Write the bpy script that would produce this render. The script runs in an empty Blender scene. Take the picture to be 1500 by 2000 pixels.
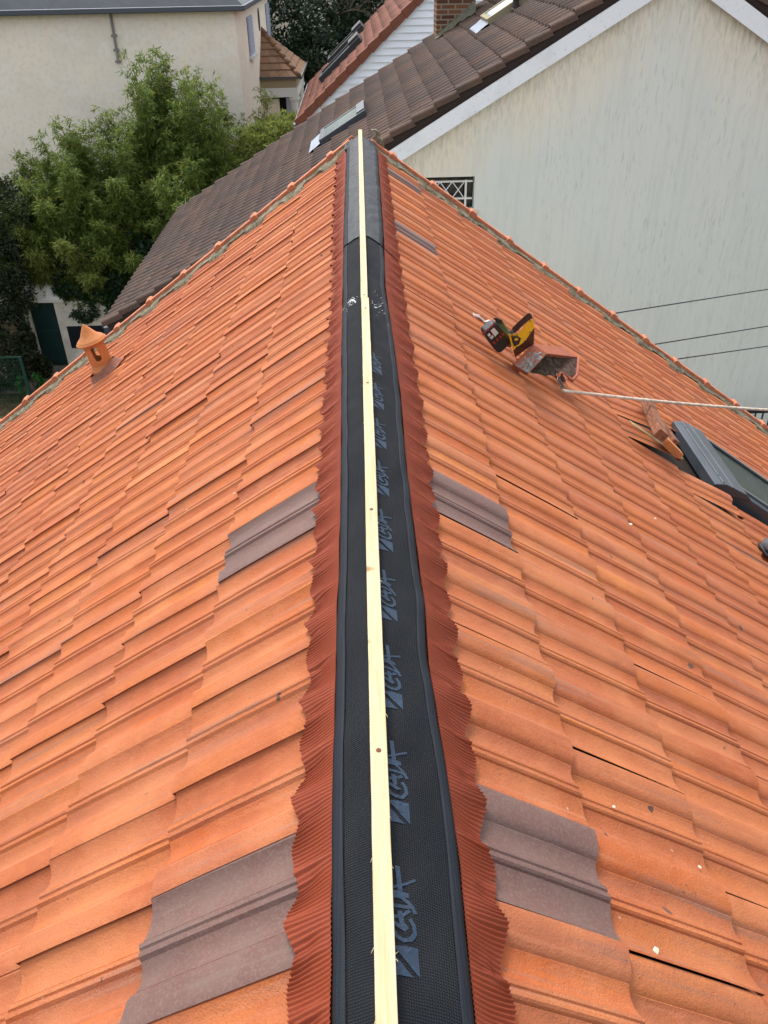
import bpy, math, random
import numpy as np
from mathutils import Vector, Matrix, noise
S=bpy.context.scene; COL=S.collection
rnd=random.Random(7); RG=np.random.default_rng(11)
R=math.radians
# ------------------------------------------------------------------ camera
F,PT,YW,RL=1617.16,.6013,.0183,-.0195
CAM=np.array([.0015,0,1.0851])
fw=np.array([math.sin(YW)*math.cos(PT),math.cos(YW)*math.cos(PT),-math.sin(PT)])
r0=np.array([math.cos(YW),-math.sin(YW),0]); u0=np.cross(r0,fw)
RI=math.cos(RL)*r0+math.sin(RL)*u0; UP=-math.sin(RL)*r0+math.cos(RL)*u0
cd=bpy.data.cameras.new('camera'); cam=bpy.data.objects.new('camera',cd); COL.objects.link(cam)
cd.sensor_fit='VERTICAL'; cd.sensor_height=24; cd.sensor_width=24; cd.lens=F/2000*24; cd.clip_end=500; cd.clip_start=.02
m=Matrix.Identity(4)
for i in range(3): m[i][0]=RI[i]; m[i][1]=UP[i]; m[i][2]=-fw[i]; m[i][3]=CAM[i]
cam.matrix_world=m; S.camera=cam
# ------------------------------------------------------------------ light
SUN_EL,SUN_AZ=R(56),R(-24)      # azimuth clockwise from +Y
w=bpy.data.worlds.new('World'); S.world=w; w.use_nodes=True; nt=w.node_tree; nt.nodes.clear()
sky=nt.nodes.new('ShaderNodeTexSky'); sky.sky_type='NISHITA'; sky.sun_disc=False; sky.sun_elevation=SUN_EL; sky.sun_rotation=SUN_AZ; sky.dust_density=3; sky.air_density=1.2
hs=nt.nodes.new('ShaderNodeHueSaturation'); hs.inputs['Saturation'].default_value=.28
bg=nt.nodes.new('ShaderNodeBackground'); bg.inputs['Strength'].default_value=.15; wo=nt.nodes.new('ShaderNodeOutputWorld')
nt.links.new(sky.outputs[0],hs.inputs['Color']); nt.links.new(hs.outputs[0],bg.inputs['Color']); nt.links.new(bg.outputs[0],wo.inputs[0])
sl=bpy.data.lights.new('sun','SUN'); sl.energy=1.0; sl.angle=R(12); sl.color=(1,.96,.9); so=bpy.data.objects.new('sun',sl); COL.objects.link(so)
sd=Vector((math.sin(SUN_AZ)*math.cos(SUN_EL),math.cos(SUN_AZ)*math.cos(SUN_EL),math.sin(SUN_EL)))
so.rotation_euler=sd.to_track_quat('Z','Y').to_euler(); so.location=sd*30
S.view_settings.view_transform='Standard'; S.view_settings.look='None'; S.view_settings.exposure=1.2; S.view_settings.gamma=1
# ------------------------------------------------------------------ measuring helpers
A=.6145; CA,SA=math.cos(A),math.sin(A); GZ=-8.6; YE=6.02
def ray(x,y): return fw+RI*(x-750)/F+UP*(1000-y)/F
def hit(x,y,n,d):
    D=ray(x,y); n=np.array(n,float); t=(d-n@CAM)/(n@D); return CAM+t*D
def atY(x,y,Y): return hit(x,y,(0,1,0),Y)
def atX(x,y,X): return hit(x,y,(1,0,0),X)
def onR(x,y,o=0):
    p=hit(x,y,(SA,0,CA),o); return (float(p[0]*CA-p[2]*SA),float(p[1]),o)
def onL(x,y,o=0):
    p=hit(x,y,(-SA,0,CA),o); return (float(-p[0]*CA-p[2]*SA),float(p[1]),o)
def SL(sg,d,y,n): return (sg*(d*CA+n*SA),y,-d*SA+n*CA)
def Rp(t): return SL(1,*t)
# ------------------------------------------------------------------ node materials
def mat(name,base,rough=.7,spec=.4,metal=0.,**k):
    """base colour varied: c2/ns/amt = second colour by noise; isl = list of colours by random island; bump=(scale,dist)"""
    M=bpy.data.materials.new(name); M.use_nodes=True; T=M.node_tree; B=T.nodes['Principled BSDF']; L=T.links.new; N=T.nodes.new
    B.inputs['Roughness'].default_value=rough; B.inputs['Specular IOR Level'].default_value=spec; B.inputs['Metallic'].default_value=metal
    tc=N('ShaderNodeTexCoord'); vec=tc.outputs['Object']
    if 'stretch' in k:
        mp=N('ShaderNodeMapping'); mp.inputs['Scale'].default_value=k['stretch']; L(vec,mp.inputs[0]); vec=mp.outputs[0]
    def rgb(c): 
        n=N('ShaderNodeRGB'); n.outputs[0].default_value=(*c,1); return n.outputs[0]
    def noise_(sc,det=4,v=None,lo=.35,hi=.65,rg=.55):
        n=N('ShaderNodeTexNoise'); n.inputs['Scale'].default_value=sc; n.inputs['Detail'].default_value=det; n.inputs['Roughness'].default_value=rg; L(v or vec,n.inputs['Vector'])
        r=N('ShaderNodeMapRange'); r.inputs[1].default_value=lo; r.inputs[2].default_value=hi; L(n.outputs[0],r.inputs[0]); return r.outputs[0]
    def mix(f,a,b,mode='MIX',amt=None):
        x=N('ShaderNodeMix'); x.data_type='RGBA'; x.blend_type=mode
        if amt is not None:
            mm=N('ShaderNodeMath'); mm.operation='MULTIPLY'; mm.inputs[1].default_value=amt; L(f,mm.inputs[0]); f=mm.outputs[0]
        if isinstance(f,(int,float)): x.inputs['Factor'].default_value=f
        else: L(f,x.inputs['Factor'])
        L(a,x.inputs[6]); L(b,x.inputs[7]); return x.outputs[2]
    c=rgb(base)
    if 'isl' in k:
        g=N('ShaderNodeNewGeometry'); cr=N('ShaderNodeValToRGB'); e=cr.color_ramp.elements; cols=k['isl']; cr.color_ramp.interpolation=k.get('ip','LINEAR')
        for i,cc in enumerate(cols):
            el=e[i] if i<2 else e.new(i/(len(cols)-1)); el.position=i/(len(cols)-1) 
            el.color=(*cc,1)
        L(g.outputs['Random Per Island'],cr.inputs[0]); c=cr.outputs[0]
    for (sc,c2,amt,lo,hi) in k.get('noise',[]): c=mix(noise_(sc,5,None,lo,hi),c,rgb(c2),'MIX',amt)
    for (st_,sc,c2,amt,lo,hi) in k.get('streak',[]):
        mp2=N('ShaderNodeMapping'); mp2.inputs['Scale'].default_value=st_; L(tc.outputs['Object'],mp2.inputs[0]); c=mix(noise_(sc,5,mp2.outputs[0],lo,hi,.62),c,rgb(c2),'MIX',amt)
    if 'spots' in k:
        for (sc,c2,th) in k['spots']:
            v=N('ShaderNodeTexNoise'); v.inputs['Scale'].default_value=sc; v.inputs['Detail'].default_value=2; L(tc.outputs['Object'],v.inputs['Vector'])
            mm=N('ShaderNodeMapRange'); mm.inputs[1].default_value=th; mm.inputs[2].default_value=th+.03; L(v.outputs[0],mm.inputs[0]); c=mix(mm.outputs[0],c,rgb(c2))
    L(c,B.inputs['Base Color'])
    if 'bump' in k:
        prev=None
        bl=k['bump'] if isinstance(k['bump'],list) else [k['bump']]
        for b in bl:
            sc,dist=b[0],b[1]; st=b[2] if len(b)>2 else 1.
            bn=N('ShaderNodeBump'); bn.inputs['Distance'].default_value=dist; bn.inputs['Strength'].default_value=st; L(noise_(sc,4,None,0,1),bn.inputs['Height'])
            if prev: L(prev,bn.inputs['Normal'])
            prev=bn.outputs[0]
        L(prev,B.inputs['Normal'])
    M['_']=0
    return M
def nodes(M): return M.node_tree.nodes,M.node_tree.links.new,M.node_tree.nodes['Principled BSDF']
# ------------------------------------------------------------------ mesh helpers
class MB:
    def __init__(s): s.v=[]; s.f=[]
    def add(s,v,f):
        o=len(s.v); s.v+= [tuple(map(float,p)) for p in v]; s.f+=[tuple(i+o for i in q) for q in f]; return s
    def box(s,x0,x1,y0,y1,z0,z1,fn=None):
        v=[(x,y,z) for x in(x0,x1) for y in(y0,y1) for z in(z0,z1)]
        if fn: v=[fn(*p) for p in v]
        return s.add(v,[(0,1,3,2),(4,6,7,5),(0,4,5,1),(2,3,7,6),(0,2,6,4),(1,5,7,3)])
    def hexa(s,a,b):   # two loops of equal length joined into a closed prism
        n=len(a); f=[tuple(range(n))[::-1],tuple(range(n,2*n))]+[(i,(i+1)%n,n+(i+1)%n,n+i) for i in range(n)]
        return s.add(list(a)+list(b),f)
    def prism(s,poly,fn0,fn1): return s.hexa([fn0(*p) for p in poly],[fn1(*p) for p in poly])
    def grid(s,fn,nu,nv,close=False):
        v=[fn(i/nu,j/nv) for j in range(nv+1) for i in range(nu+1)]
        return s.add(v,[(j*(nu+1)+i,j*(nu+1)+i+1,(j+1)*(nu+1)+i+1,(j+1)*(nu+1)+i) for j in range(nv) for i in range(nu)])
    def tube(s,pts,rad,n=8,cap=True):
        pts=[Vector(p) for p in pts]; rs=rad if isinstance(rad,(list,tuple)) else [rad]*len(pts)
        v=[]; up=None
        for i,p in enumerate(pts):
            t=(pts[min(i+1,len(pts)-1)]-pts[max(i-1,0)]).normalized()
            if up is None:
                up=Vector((0,0,1)) if abs(t.z)<.9 else Vector((1,0,0))
            a=t.cross(up).normalized(); b=a.cross(t).normalized(); up=b
            for k in range(n):
                th=2*math.pi*k/n; v.append(tuple(p+a*math.cos(th)*rs[i]+b*math.sin(th)*rs[i]))
        f=[(i*n+k,i*n+(k+1)%n,(i+1)*n+(k+1)%n,(i+1)*n+k) for i in range(len(pts)-1) for k in range(n)]
        if cap: f+=[tuple(range(n))[::-1],tuple((len(pts)-1)*n+k for k in range(n))]
        return s.add(v,f)
    def lathe(s,prof,n=24,M=None,hole=None):
        v=[]
        for (r,z) in prof:
            for k in range(n):
                th=2*math.pi*k/n; p=Vector((r*math.cos(th),r*math.sin(th),z)); v.append(tuple(M@p if M else p))
        f=[(i*n+k,i*n+(k+1)%n,(i+1)*n+(k+1)%n,(i+1)*n+k) for i in range(len(prof)-1) for k in range(n)]
        if hole: f=[q for q in f if not hole(q[0]//n,q[0]%n)]
        return s.add(v,f)
    def build(s,name,m,parent=None,smooth=False,bevel=0,solid=0,auto=None):
        me=bpy.data.meshes.new(name); me.from_pydata(s.v,[],s.f); me.materials.append(m); me.update()
        o=bpy.data.objects.new(name,me); COL.objects.link(o)
        if parent: o.parent=parent
        if smooth: me.polygons.foreach_set('use_smooth',[True]*len(me.polygons))
        if auto is not None:
            me.polygons.foreach_set('use_smooth',[True]*len(me.polygons))
            try: me.set_sharp_from_angle(angle=R(auto))
            except Exception: pass
        if solid:
            q=o.modifiers.new('solid','SOLIDIFY'); q.thickness=solid; q.offset=-1
        if bevel:
            q=o.modifiers.new('bevel','BEVEL'); q.width=bevel; q.segments=2; q.limit_method='ANGLE'
        return o
def fast(name,V,Fq,m,parent=None,smooth=False):
    me=bpy.data.meshes.new(name); V=np.asarray(V,np.float32); Fq=np.asarray(Fq,np.int32); k=Fq.shape[1]
    me.vertices.add(len(V)); me.vertices.foreach_set('co',V.ravel()); me.loops.add(Fq.size); me.loops.foreach_set('vertex_index',Fq.ravel())
    me.polygons.add(len(Fq)); me.polygons.foreach_set('loop_start',np.arange(0,Fq.size,k,dtype=np.int32)); me.polygons.foreach_set('loop_total',np.full(len(Fq),k,np.int32))
    if smooth: me.polygons.foreach_set('use_smooth',np.ones(len(Fq),bool))
    me.materials.append(m); me.update(calc_edges=True); me.validate()
    o=bpy.data.objects.new(name,me); COL.objects.link(o)
    if parent: o.parent=parent
    return o
def tag(o,label=None,cat=None,group=None,kind=None):
    if label: o['label']=label
    if cat: o['category']=cat
    if group: o['group']=group
    if kind: o['kind']=kind
    return o
def thing(name,label,cat,group=None,loc=(0,0,0)):
    o=bpy.data.objects.new(name,None); COL.objects.link(o); o.location=loc; o.empty_display_size=.1; return tag(o,label,cat,group)
def nz(*p): return noise.noise(Vector(p))
# ------------------------------------------------------------------ materials
TERRA=[(0.4, 0.11, 0.034), (0.46, 0.141, 0.039), (0.39, 0.12, 0.051), (0.52, 0.178, 0.053), (0.33, 0.088, 0.034), (0.42, 0.12, 0.034), (0.47, 0.173, 0.07), (0.29, 0.08, 0.036), (0.44, 0.108, 0.028), (0.37, 0.122, 0.056), (0.5, 0.148, 0.041), (0.35, 0.097, 0.039)]
m_tile=mat('terracotta tile',TERRA[0],.75,.22,isl=TERRA,noise=[(7,(.34,.09,.038),.5,.4,.62),(2.2,(.50,.165,.055),.35,.45,.65),(26,(.44,.14,.06),.35,.45,.62),(180,(.22,.075,.045),.35,.52,.66),(1.1,(.34,.095,.05),.5,.50,.68),(4.3,(.52,.21,.095),.32,.50,.66),(11,(.27,.10,.055),.22,.56,.70)],streak=[((1.3,30,1.3),1,(.20,.125,.10),.6,.57,.69),((2.2,60,2.2),1,(.52,.20,.10),.45,.55,.70),((.9,14,.9),1,(.30,.10,.05),.4,.52,.66)],spots=[(15,(.13,.07,.05),.765),(110,(.12,.06,.04),.76),(24,(.10,.055,.04),.755),(60,(.14,.07,.045),.755),(33,(.50,.40,.30),.79)],bump=[(30,.005,.6),(260,.002,.9),(700,.001,.8)])
m_grey=mat('glazed brown tile',(.158,.086,.072),.55,.22,noise=[(4,(.120,.062,.054),.6,.4,.6),(190,(.24,.17,.15),.30,.50,.62),(12,(.165,.110,.092),.4,.45,.6)],streak=[((1.5,40,1.5),1,(.22,.16,.14),.4,.55,.7)],bump=[(50,.003,.5),(400,.0008,.6)])
m_ver=mat('verge terracotta',(.50,.17,.085),.75,.25,noise=[(14,(.30,.12,.08),.7,.45,.65),(50,(.58,.27,.16),.5,.5,.65)],bump=[(90,.004,.8)])
m_mortar=mat('weathered mortar',(.235,.195,.135),.95,.1,noise=[(12,(.10,.085,.05),.85,.42,.6),(45,(.33,.30,.23),.6,.5,.62),(120,(.05,.05,.03),.5,.55,.65)],bump=[(60,.012,1),(250,.004,1)])
m_flange=mat('red pleated foil',(.245,.046,.018),.5,.25,noise=[(20,(.23,.048,.022),.5,.4,.6)],bump=[(200,.001,.5)])
m_wood=mat('pine batten',(.50,.405,.24),.7,.25,stretch=(40,2.2,40),noise=[(1.4,(.42,.31,.16),.7,.45,.65),(4,(.54,.46,.31),.5,.4,.6)],streak=[((60,6,60),1,(.36,.25,.12),.5,.58,.72)],spots=[(9,(.30,.19,.08),.74)],bump=[(3,.0025,1)])
m_deck=mat('dark roof underlay',(.03,.022,.018),.9,.1)
m_oldwood=mat('old brown rafter',(.22,.085,.045),.8,.2,stretch=(20,3,20),noise=[(2,(.12,.055,.035),.8,.4,.6),(5,(.36,.20,.13),.5,.5,.65)],bump=[(6,.004,1)])
m_dark=mat('black plastic',(.012,.014,.018),.45,.5,bump=[(300,.0005,.5)])
m_yel=mat('yellow plastic',(.88,.58,.010),.4,.5,noise=[(40,(.60,.36,.02),.4,.5,.65)])
m_redp=mat('dark red plastic',(.13,.008,.010),.45,.5)
m_teal=mat('teal tool housing',(.010,.055,.058),.45,.5)
m_label=mat('white paper label',(.62,.62,.60),.6,.3,noise=[(250,(.35,.35,.35),.5,.5,.6)])
m_steel=mat('worn steel',(.32,.30,.28),.4,.5,.8,noise=[(60,(.12,.09,.07),.7,.45,.6)])
m_rust=mat('brown saw blade',(.085,.032,.022),.5,.4,.3,noise=[(40,(.05,.02,.015),.6,.4,.6)])
m_rope=mat('grey rope fibre',(.60,.51,.42),.9,.1,noise=[(30,(.30,.24,.19),.6,.45,.6),(150,(.70,.62,.52),.5,.5,.6)],bump=[(500,.0015,1)])
m_fl=mat('anthracite metal',(.045,.054,.066),.38,.5,.2,noise=[(6,(.06,.07,.085),.6,.4,.6)])
def glass(name,c,r=.06):
    M=mat(name,c,r,.3,noise=[(3,(c[0]*1.6,c[1]*1.5,c[2]*1.3),.5,.4,.65),(40,(.25,.28,.27),.25,.55,.7)]); return M
m_glass=glass('skylight glass',(.012,.020,.016),.35); m_glassP=glass('pale skylight glass',(.17,.21,.21),.12)
m_terra2=mat('moulded terracotta',(.50,.185,.055),.7,.3,noise=[(14,(.38,.15,.07),.6,.4,.62),(60,(.56,.26,.10),.4,.5,.65)],bump=[(120,.002,.7)])
m_cem=mat('pinkish cement',(.30,.125,.085),.9,.15,noise=[(30,(.18,.12,.09),.7,.42,.6)],bump=[(70,.01,1)])
# woven black mesh: threads across the strip, finer threads along it
m_mesh=mat('woven black mesh',(.0090,.0105,.0135),.85,.15,noise=[(5,(.017,.019,.022),.6,.4,.6),(1.3,(.022,.024,.026),.5,.5,.68)])
def weave(M,a,b,dist,cc=(.035,.045,.065),amt=.55):
    n,L,B=nodes(M); N=n.new; tc=N('ShaderNodeTexCoord'); outs=[]
    for (axis,sc,dst) in ((1,a,1.2),(0,b,.6)):
        mp=N('ShaderNodeMapping'); L(tc.outputs['Object'],mp.inputs[0])
        wv=N('ShaderNodeTexWave'); wv.bands_direction='XYZ'[axis]; wv.inputs['Scale'].default_value=sc; wv.inputs['Distortion'].default_value=dst; wv.inputs['Detail'].default_value=2; wv.inputs['Detail Scale'].default_value=.4; L(mp.outputs[0],wv.inputs[0]); outs.append(wv.outputs['Fac'])
    mx=N('ShaderNodeMath'); mx.operation='MULTIPLY'; L(outs[0],mx.inputs[0]); L(outs[1],mx.inputs[1])
    bp=N('ShaderNodeBump'); bp.inputs['Distance'].default_value=dist; bp.inputs['Strength'].default_value=1; L(mx.outputs[0],bp.inputs['Height']); L(bp.outputs[0],B.inputs['Normal'])
    src=B.inputs['Base Color'].links[0].from_socket; x=N('ShaderNodeMix'); x.data_type='RGBA'; x.inputs[7].default_value=(*cc,1)
    mm=N('ShaderNodeMath'); mm.operation='MULTIPLY'; mm.inputs[1].default_value=amt; L(mx.outputs[0],mm.inputs[0]); L(mm.outputs[0],x.inputs['Factor']); L(src,x.inputs[6]); L(x.outputs[2],B.inputs['Base Color'])
weave(m_mesh,80,95,.0020,(.032,.036,.045),.8)
m_mesh2=mat('smooth black felt',(.020,.024,.030),.65,.35,noise=[(18,(.030,.035,.042),.7,.35,.65)],bump=[(26,.006,.9),(300,.0006,.6)])
m_hem=mat('navy hem tape',(.011,.014,.020),.75,.25,bump=[(150,.0008,.6)]); weave(m_hem,120,60,.0006,(.026,.033,.046),.4)
m_print=mat('blue print ink',(.030,.056,.095),.7,.3,noise=[(260,(.016,.024,.040),.7,.42,.6),(30,(.022,.035,.06),.6,.4,.6)])
m_whiteP=mat('white chalk dust',(.42,.43,.44),.9,.1)
m_shoe=mat('dark grey rubber shoe',(.065,.070,.080),.7,.3,noise=[(40,(.09,.09,.10),.6,.45,.62)],bump=[(120,.002,.8)])
# ------------------------------------------------------------------ tile profile
PU=[0,.025,.05,.10,.17,.24,.31,.335,.345,.355,.375,.405,.420,.432,.445,.475,.50,.56,.63,.69,.715,.725,.735,.76,.80,.95,.985,1.02]
PH=[14,13.5,9.5,3.5,-.5,-.5,3.5,6.,4.5,10.,13.6,13.2,9.8,9.4,12.6,11.8,5.5,-.5,-1.5,1.,4.2,3.8,7,12.5,17,18.5,18.3,16.5]
def prof(u): return float(np.interp(u,PU,PH))*.001
G=.34; TH=.018
def tile(mb,sg,ynear,yfar,dl,dtop,rot=0,dn=0,seg=4,thick=.013,lift=0):
    wt=yfar-ynear; pts=[]
    us=PU; vs=[i/seg for i in range(seg+1)]
    for v in vs:
        d=dtop+(dl-dtop)*v
        for u in us:
            n=.004+prof(u)*(.8 if sg>0 else 1)-TH*(1-v)+dn; 
            n+=lift*v
            if v>.97: n-=.0015
            y=(yfar-u*wt if sg<0 else ynear+.001+u*.974*wt)+rot*(d-dl); pts.append(SL(sg,d+rot*.5*(u-.5)*wt+ (0.004*math.sin(u*9+dl*7+ynear*3) if v>.9 else 0),y,n))
    nu=len(us); f=[(j*nu+i,j*nu+i+1,(j+1)*nu+i+1,(j+1)*nu+i) for j in range(seg) for i in range(nu-1)]
    # lip and near edge thickness
    o=len(pts)
    for i,u in enumerate(us):
        p=pts[seg*nu+i]; n=-thick; pts.append((p[0]+sg*(n*SA-.001*CA),p[1],p[2]+n*CA+.001*SA))
    f+=[(seg*nu+i,seg*nu+i+1,o+i+1,o+i) for i in range(nu-1)]
    o2=len(pts)
    for j in range(seg+1):
        p=pts[j*nu+nu-1]; n=-.005; pts.append((p[0]+sg*n*SA,p[1]-sg*.003,p[2]+n*CA))
    f+=[(j*nu+nu-1,(j+1)*nu+nu-1,o2+j+1,o2+j) for j in range(seg)]
    mb.add(pts,f)
SEAM={-1:(.81,.2129,.475),1:(.70,.2088,.463)}
def seam(sg,k): a,b,_=SEAM[sg]; return a+b*k
def surf(sg,d,y):     # height of the tile field at a point (plateau model)
    a,b,g=SEAM[sg]; k=math.floor((y-a)/b); u=(1-((y-a)/b-k)) if sg<0 else ((y-a)/b-k); c=math.floor((d-g)/G)+1; v=((d-g)/G+1-c)
    return .004+prof(u)-TH*(1-v)*.92
house=thing('house','orange clay tiled house with its ridge stripped to a bare batten','house')
roof={}
for sg in (-1,1):
    mb=MB(); a,b,g=SEAM[sg]; special={(-1,0,-1):0,(-1,0,4):1} if sg<0 else {(1,0,0):0,(1,0,5):1,(1,0,17):2,(1,0,23):3}
    slabs=[]
    for c in range(0,16):
        dl=g+G*c
        for k in range(-16,24 if sg<0 else 25):
            yn,yf=seam(sg,k),seam(sg,k+1)
            if sg>0 and 2.1<dl-.05<3.25 and 3.36<(yn+yf)/2<4.12: continue
            if sg>0 and (k,c) in ((13,4),(14,4),(15,4),(12,5)): continue
            rr=rnd.gauss(0,.006); dn=rnd.gauss(0,.0016)+(rnd.random()<.04)*.003
            if c==0:
                dtop=dl-.40; 
            else: dtop=dl-.385
            if (c,k) in [(s[1],s[2]) for s in special]:
                slabs.append((k,yn,yf,dl,dtop)); continue
            tile(mb,sg,yn+rnd.gauss(0,.001),yf+rnd.gauss(0,.001),dl+rnd.gauss(0,.0035),dtop,rr,dn)
    rs=mb.build('roof_slope',m_tile,house,auto=22); roof[sg]=rs
    for (k,yn,yf,dl,dtop) in slabs:
        t=MB(); tile(t,sg,yn,yf,dl,dtop,0,.001); o=t.build('roof_tile',m_grey,rs,auto=22); o['label']='grey brown glazed tile among the orange ones'
    # underlay board
    t=MB(); t.box(.03,5.75,-2.6,5.97,-.05,-.035,lambda d,y,n:SL(sg,d,y,n)); t.build('underlay',m_deck,rs)
    # mortar verge
    def mv(u,v):
        d=.10+u*5.5; y=5.885+v*.115; h=surf(sg,d,5.89)*.5
        n=.014+.016*min(1,v*1.15)+.007*nz(d*9,v*3,sg*5)+.004*nz(d*40,v*12,1)
        if v<.01: n=-.01; 
        if v<.2: y+=.028*nz(d*6,3,sg)+(.02 if ((d-SEAM[sg][2])/G)%1>.55 else -.012)
        return SL(sg,d,y,n)
    t=MB(); t.grid(mv,420,7); t.build('mortar_bed',m_mortar,rs,smooth=True)
    v0=.2523 if sg<0 else .2695
    for k in range(-1,16):
        t=MB(); d0=v0+G*k; d1=d0+G
        if k==-1: d0=.06
        j=rnd.gauss(0,.003)
        t.box(d0,d1-.05,YE-.036,YE+.012,-.10,.049+j,lambda d,y,n:SL(sg,d,y,n))
        if k<15: t.hexa([SL(sg,d1-.05+q[0],YE-.058,q[1]+j) for q in ((-.008,-.10),(-.008,.050),(.004,.061),(.040,.059),(.052,.048),(.052,-.10))],[SL(sg,d1-.05+q[0],YE+.020,q[1]+j) for q in ((-.008,-.10),(-.008,.052),(.004,.064),(.040,.062),(.052,.050),(.052,-.10))])
        t.build('verge_tile',m_ver,rs,bevel=.004)
m_cream=mat('cream render own',(.60,.55,.45),.9,.1,bump=[(60,.01,1)])
t=MB(); hw=4.55; zt=lambda x:-.08-abs(x)*math.tan(A)
t.hexa([(-hw,5.96,GZ),(hw,5.96,GZ),(hw,5.96,zt(hw)),(0,5.96,-.08),(-hw,5.96,zt(hw))],[(-hw,5.7,GZ),(hw,5.7,GZ),(hw,5.7,zt(hw)),(0,5.7,-.08),(-hw,5.7,zt(hw))]); t.build('gable_wall',m_cream,house)
for sx in (-1,1):
    t=MB(); t.box(sx*4.3,sx*4.55,-2.6,5.69,GZ,-3.35); t.build('side_wall',m_cream,house)
# ------------------------------------------------------------------ ridge strips
def fz(x,y,sg_bias=0):
    ax=abs(x); z=.0385-.706*math.sqrt(x*x+.018**2)+.706*.018*.8
    z+=.0038*nz(x*14,y*5,2)+.0028*nz(x*34,y*15,5)+(.0035*nz((x-y*.35)*26,y*3.5,8) if abs(x)>.03 else 0)
    e=.0
    return z
def edge(tab,y): return float(np.interp(y,[p[0] for p in tab],[p[1] for p in tab]))
LB=[(0,.078),(.5,.078),(.7,.083),(.9,.085),(1.26,.085),(1.6,.083),(2.2,.090),(2.6,.096),(3.2,.100),(3.9,.105),(5.8,.108)]
RB=[(0,.135),(.5,.135),(.72,.139),(.9,.133),(1.13,.119),(1.3,.125),(1.45,.121),(1.8,.112),(2.2,.118),(2.6,.112),(3.2,.096),(3.5,.104),(3.9,.113),(5.8,.132)]
LO=[(0,.148),(.54,.150),(.77,.160),(1.03,.156),(1.3,.157),(1.94,.165),(2.5,.163),(3.3,.158),(4.6,.180),(5.9,.185)]
RO=[(0,.205),(.53,.205),(.7,.209),(.83,.203),(1.04,.201),(1.32,.195),(1.7,.193),(2.26,.196),(3.1,.185),(4,.188),(5.9,.195)]
def wob(y,s): return .0055*nz(y*3.1,s,0)+.0025*nz(y*9,s,4)
def strip(root,y0,y1,lift,mm,fold=False):
    ny=int((y1-y0)/.008); nx=36
    def P(u,v):
        y=y0+v*(y1-y0); l=edge(LB,y)+wob(y,1)-.018; r=edge(RB,y)+wob(y,9)-.018
        s=-l+u*(l+r); x=s*CA
        z=fz(x,y)+lift
        return (x,y,z)
    t=MB(); t.grid(P,nx,ny); o=t.build('mesh_strip',mm,root,smooth=True,solid=.0012)
    for sg,tab,ws in ((-1,LB,1),(1,RB,9)):
        def H(u,v):
            y=y0+v*(y1-y0); d=edge(tab,y)+wob(y,ws)-.0185+u*.020; x=sg*d*CA; z=fz(x,y)+lift+.0007*math.sin(math.pi*min(1,u*1.05))+.001-.006*u*u
            return (x,y,z)
        t=MB(); t.grid(H,4,ny); o=t.build('hem',m_hem,root,smooth=True,solid=.0015)
    return root
def flange(root,sg,tab_in,tab_out,y0,y1,ws,lift):
    p=.0072; st=5; ny=int((y1-y0)/p*st); nv=12
    yy=y0+np.arange(ny+1)*(p/st); V=np.zeros((nv+1,ny+1,3))
    ph=np.cumsum(1+.25*np.array([nz(y*30,ws,2) for y in yy]))*(2*math.pi/st)
    a,b,g=SEAM[sg]
    for i,y in enumerate(yy):
        u=1-(((y-a)/b)%1.0) if sg<0 else ((y-a)/b)%1.0; pr=prof(u)*(.8 if sg>0 else 1)
        # two scallops per tile; pans gather the pleats
        w2=math.cos(2*math.pi*(2*u-.42)); 
        do=edge(tab_out,y)-.004+.0115*w2+.004*nz(y*14,ws,7)+.001*nz(y*70,ws,1); di=edge(tab_in,y)-.012
        for j in range(nv+1):
            v=j/nv; d=di+(do-di)*v
            base=(.0245-.706*0)*(1-v)**1.3+(.0095+pr-TH*.9+.0075)*(1-(1-v)**1.3)+.0035*(1-v)*nz(y*9,ws,3)
            fan=.007*math.sin(2*math.pi*(2*u-.17))*v*v
            gath=.0055*max(0,-w2)*v*(nz(y*38,v*2.5,ws)-.05)
            amp=.0018*(.7+.6*v)
            fr_=(2*u-.42)%1.0; bul=.0075*(1-math.exp(-((fr_-.5)/.10)**2))*v**.8*(1+.4*nz(y*6,ws,6))
            wav=math.sin(ph[i]+1.5*nz(y*20,v*2,5)); n=base+bul+amp*wav+gath+lift+.004*math.exp(-((v-.97)/.05)**2)*nz(y*100,2,ws)
            V[j,i]=SL(sg,d,y+fan,n)
    idx=np.arange((nv+1)*(ny+1)).reshape(nv+1,ny+1)
    Fq=np.stack([idx[:-1,:-1],idx[:-1,1:],idx[1:,1:],idx[1:,:-1]],-1).reshape(-1,4)
    if sg<0: Fq=Fq[:,::-1]
    o=fast('pleated_flange',V.reshape(-1,3),Fq,m_flange,root,True); return o
near=thing('ridge_roll','near length of black woven ridge strip with blue printed marks and pleated red edges','ridge strip','ridge strips under the batten')
strip(near,.15,3.80,0,m_mesh)
flange(near,-1,LB,LO,.15,3.80,1,0); flange(near,1,RB,RO,.15,3.80,9,0)
far=thing('ridge_roll','far smooth black ridge strip overlapping the near one, reaching the gable end','ridge strip','ridge strips under the batten')
strip(far,3.66,5.93,.0055,m_mesh2)
flange(far,-1,LB,LO,3.70,5.93,2,.001); flange(far,1,RB,RO,3.70,5.93,10,.001)
# dark folded ends at the gable
t=MB()
for sg in (-1,1): t.box(.035,.10,5.80,5.99,.030,.044,lambda d,y,n:SL(sg,d,y,n+.004*nz(d*30,y*9,1)))
t.build('folded_end',mat('dark folded cloth',(.010,.012,.016),.6,.3,bump=[(40,.006,1)]),far,bevel=.004)
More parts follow.
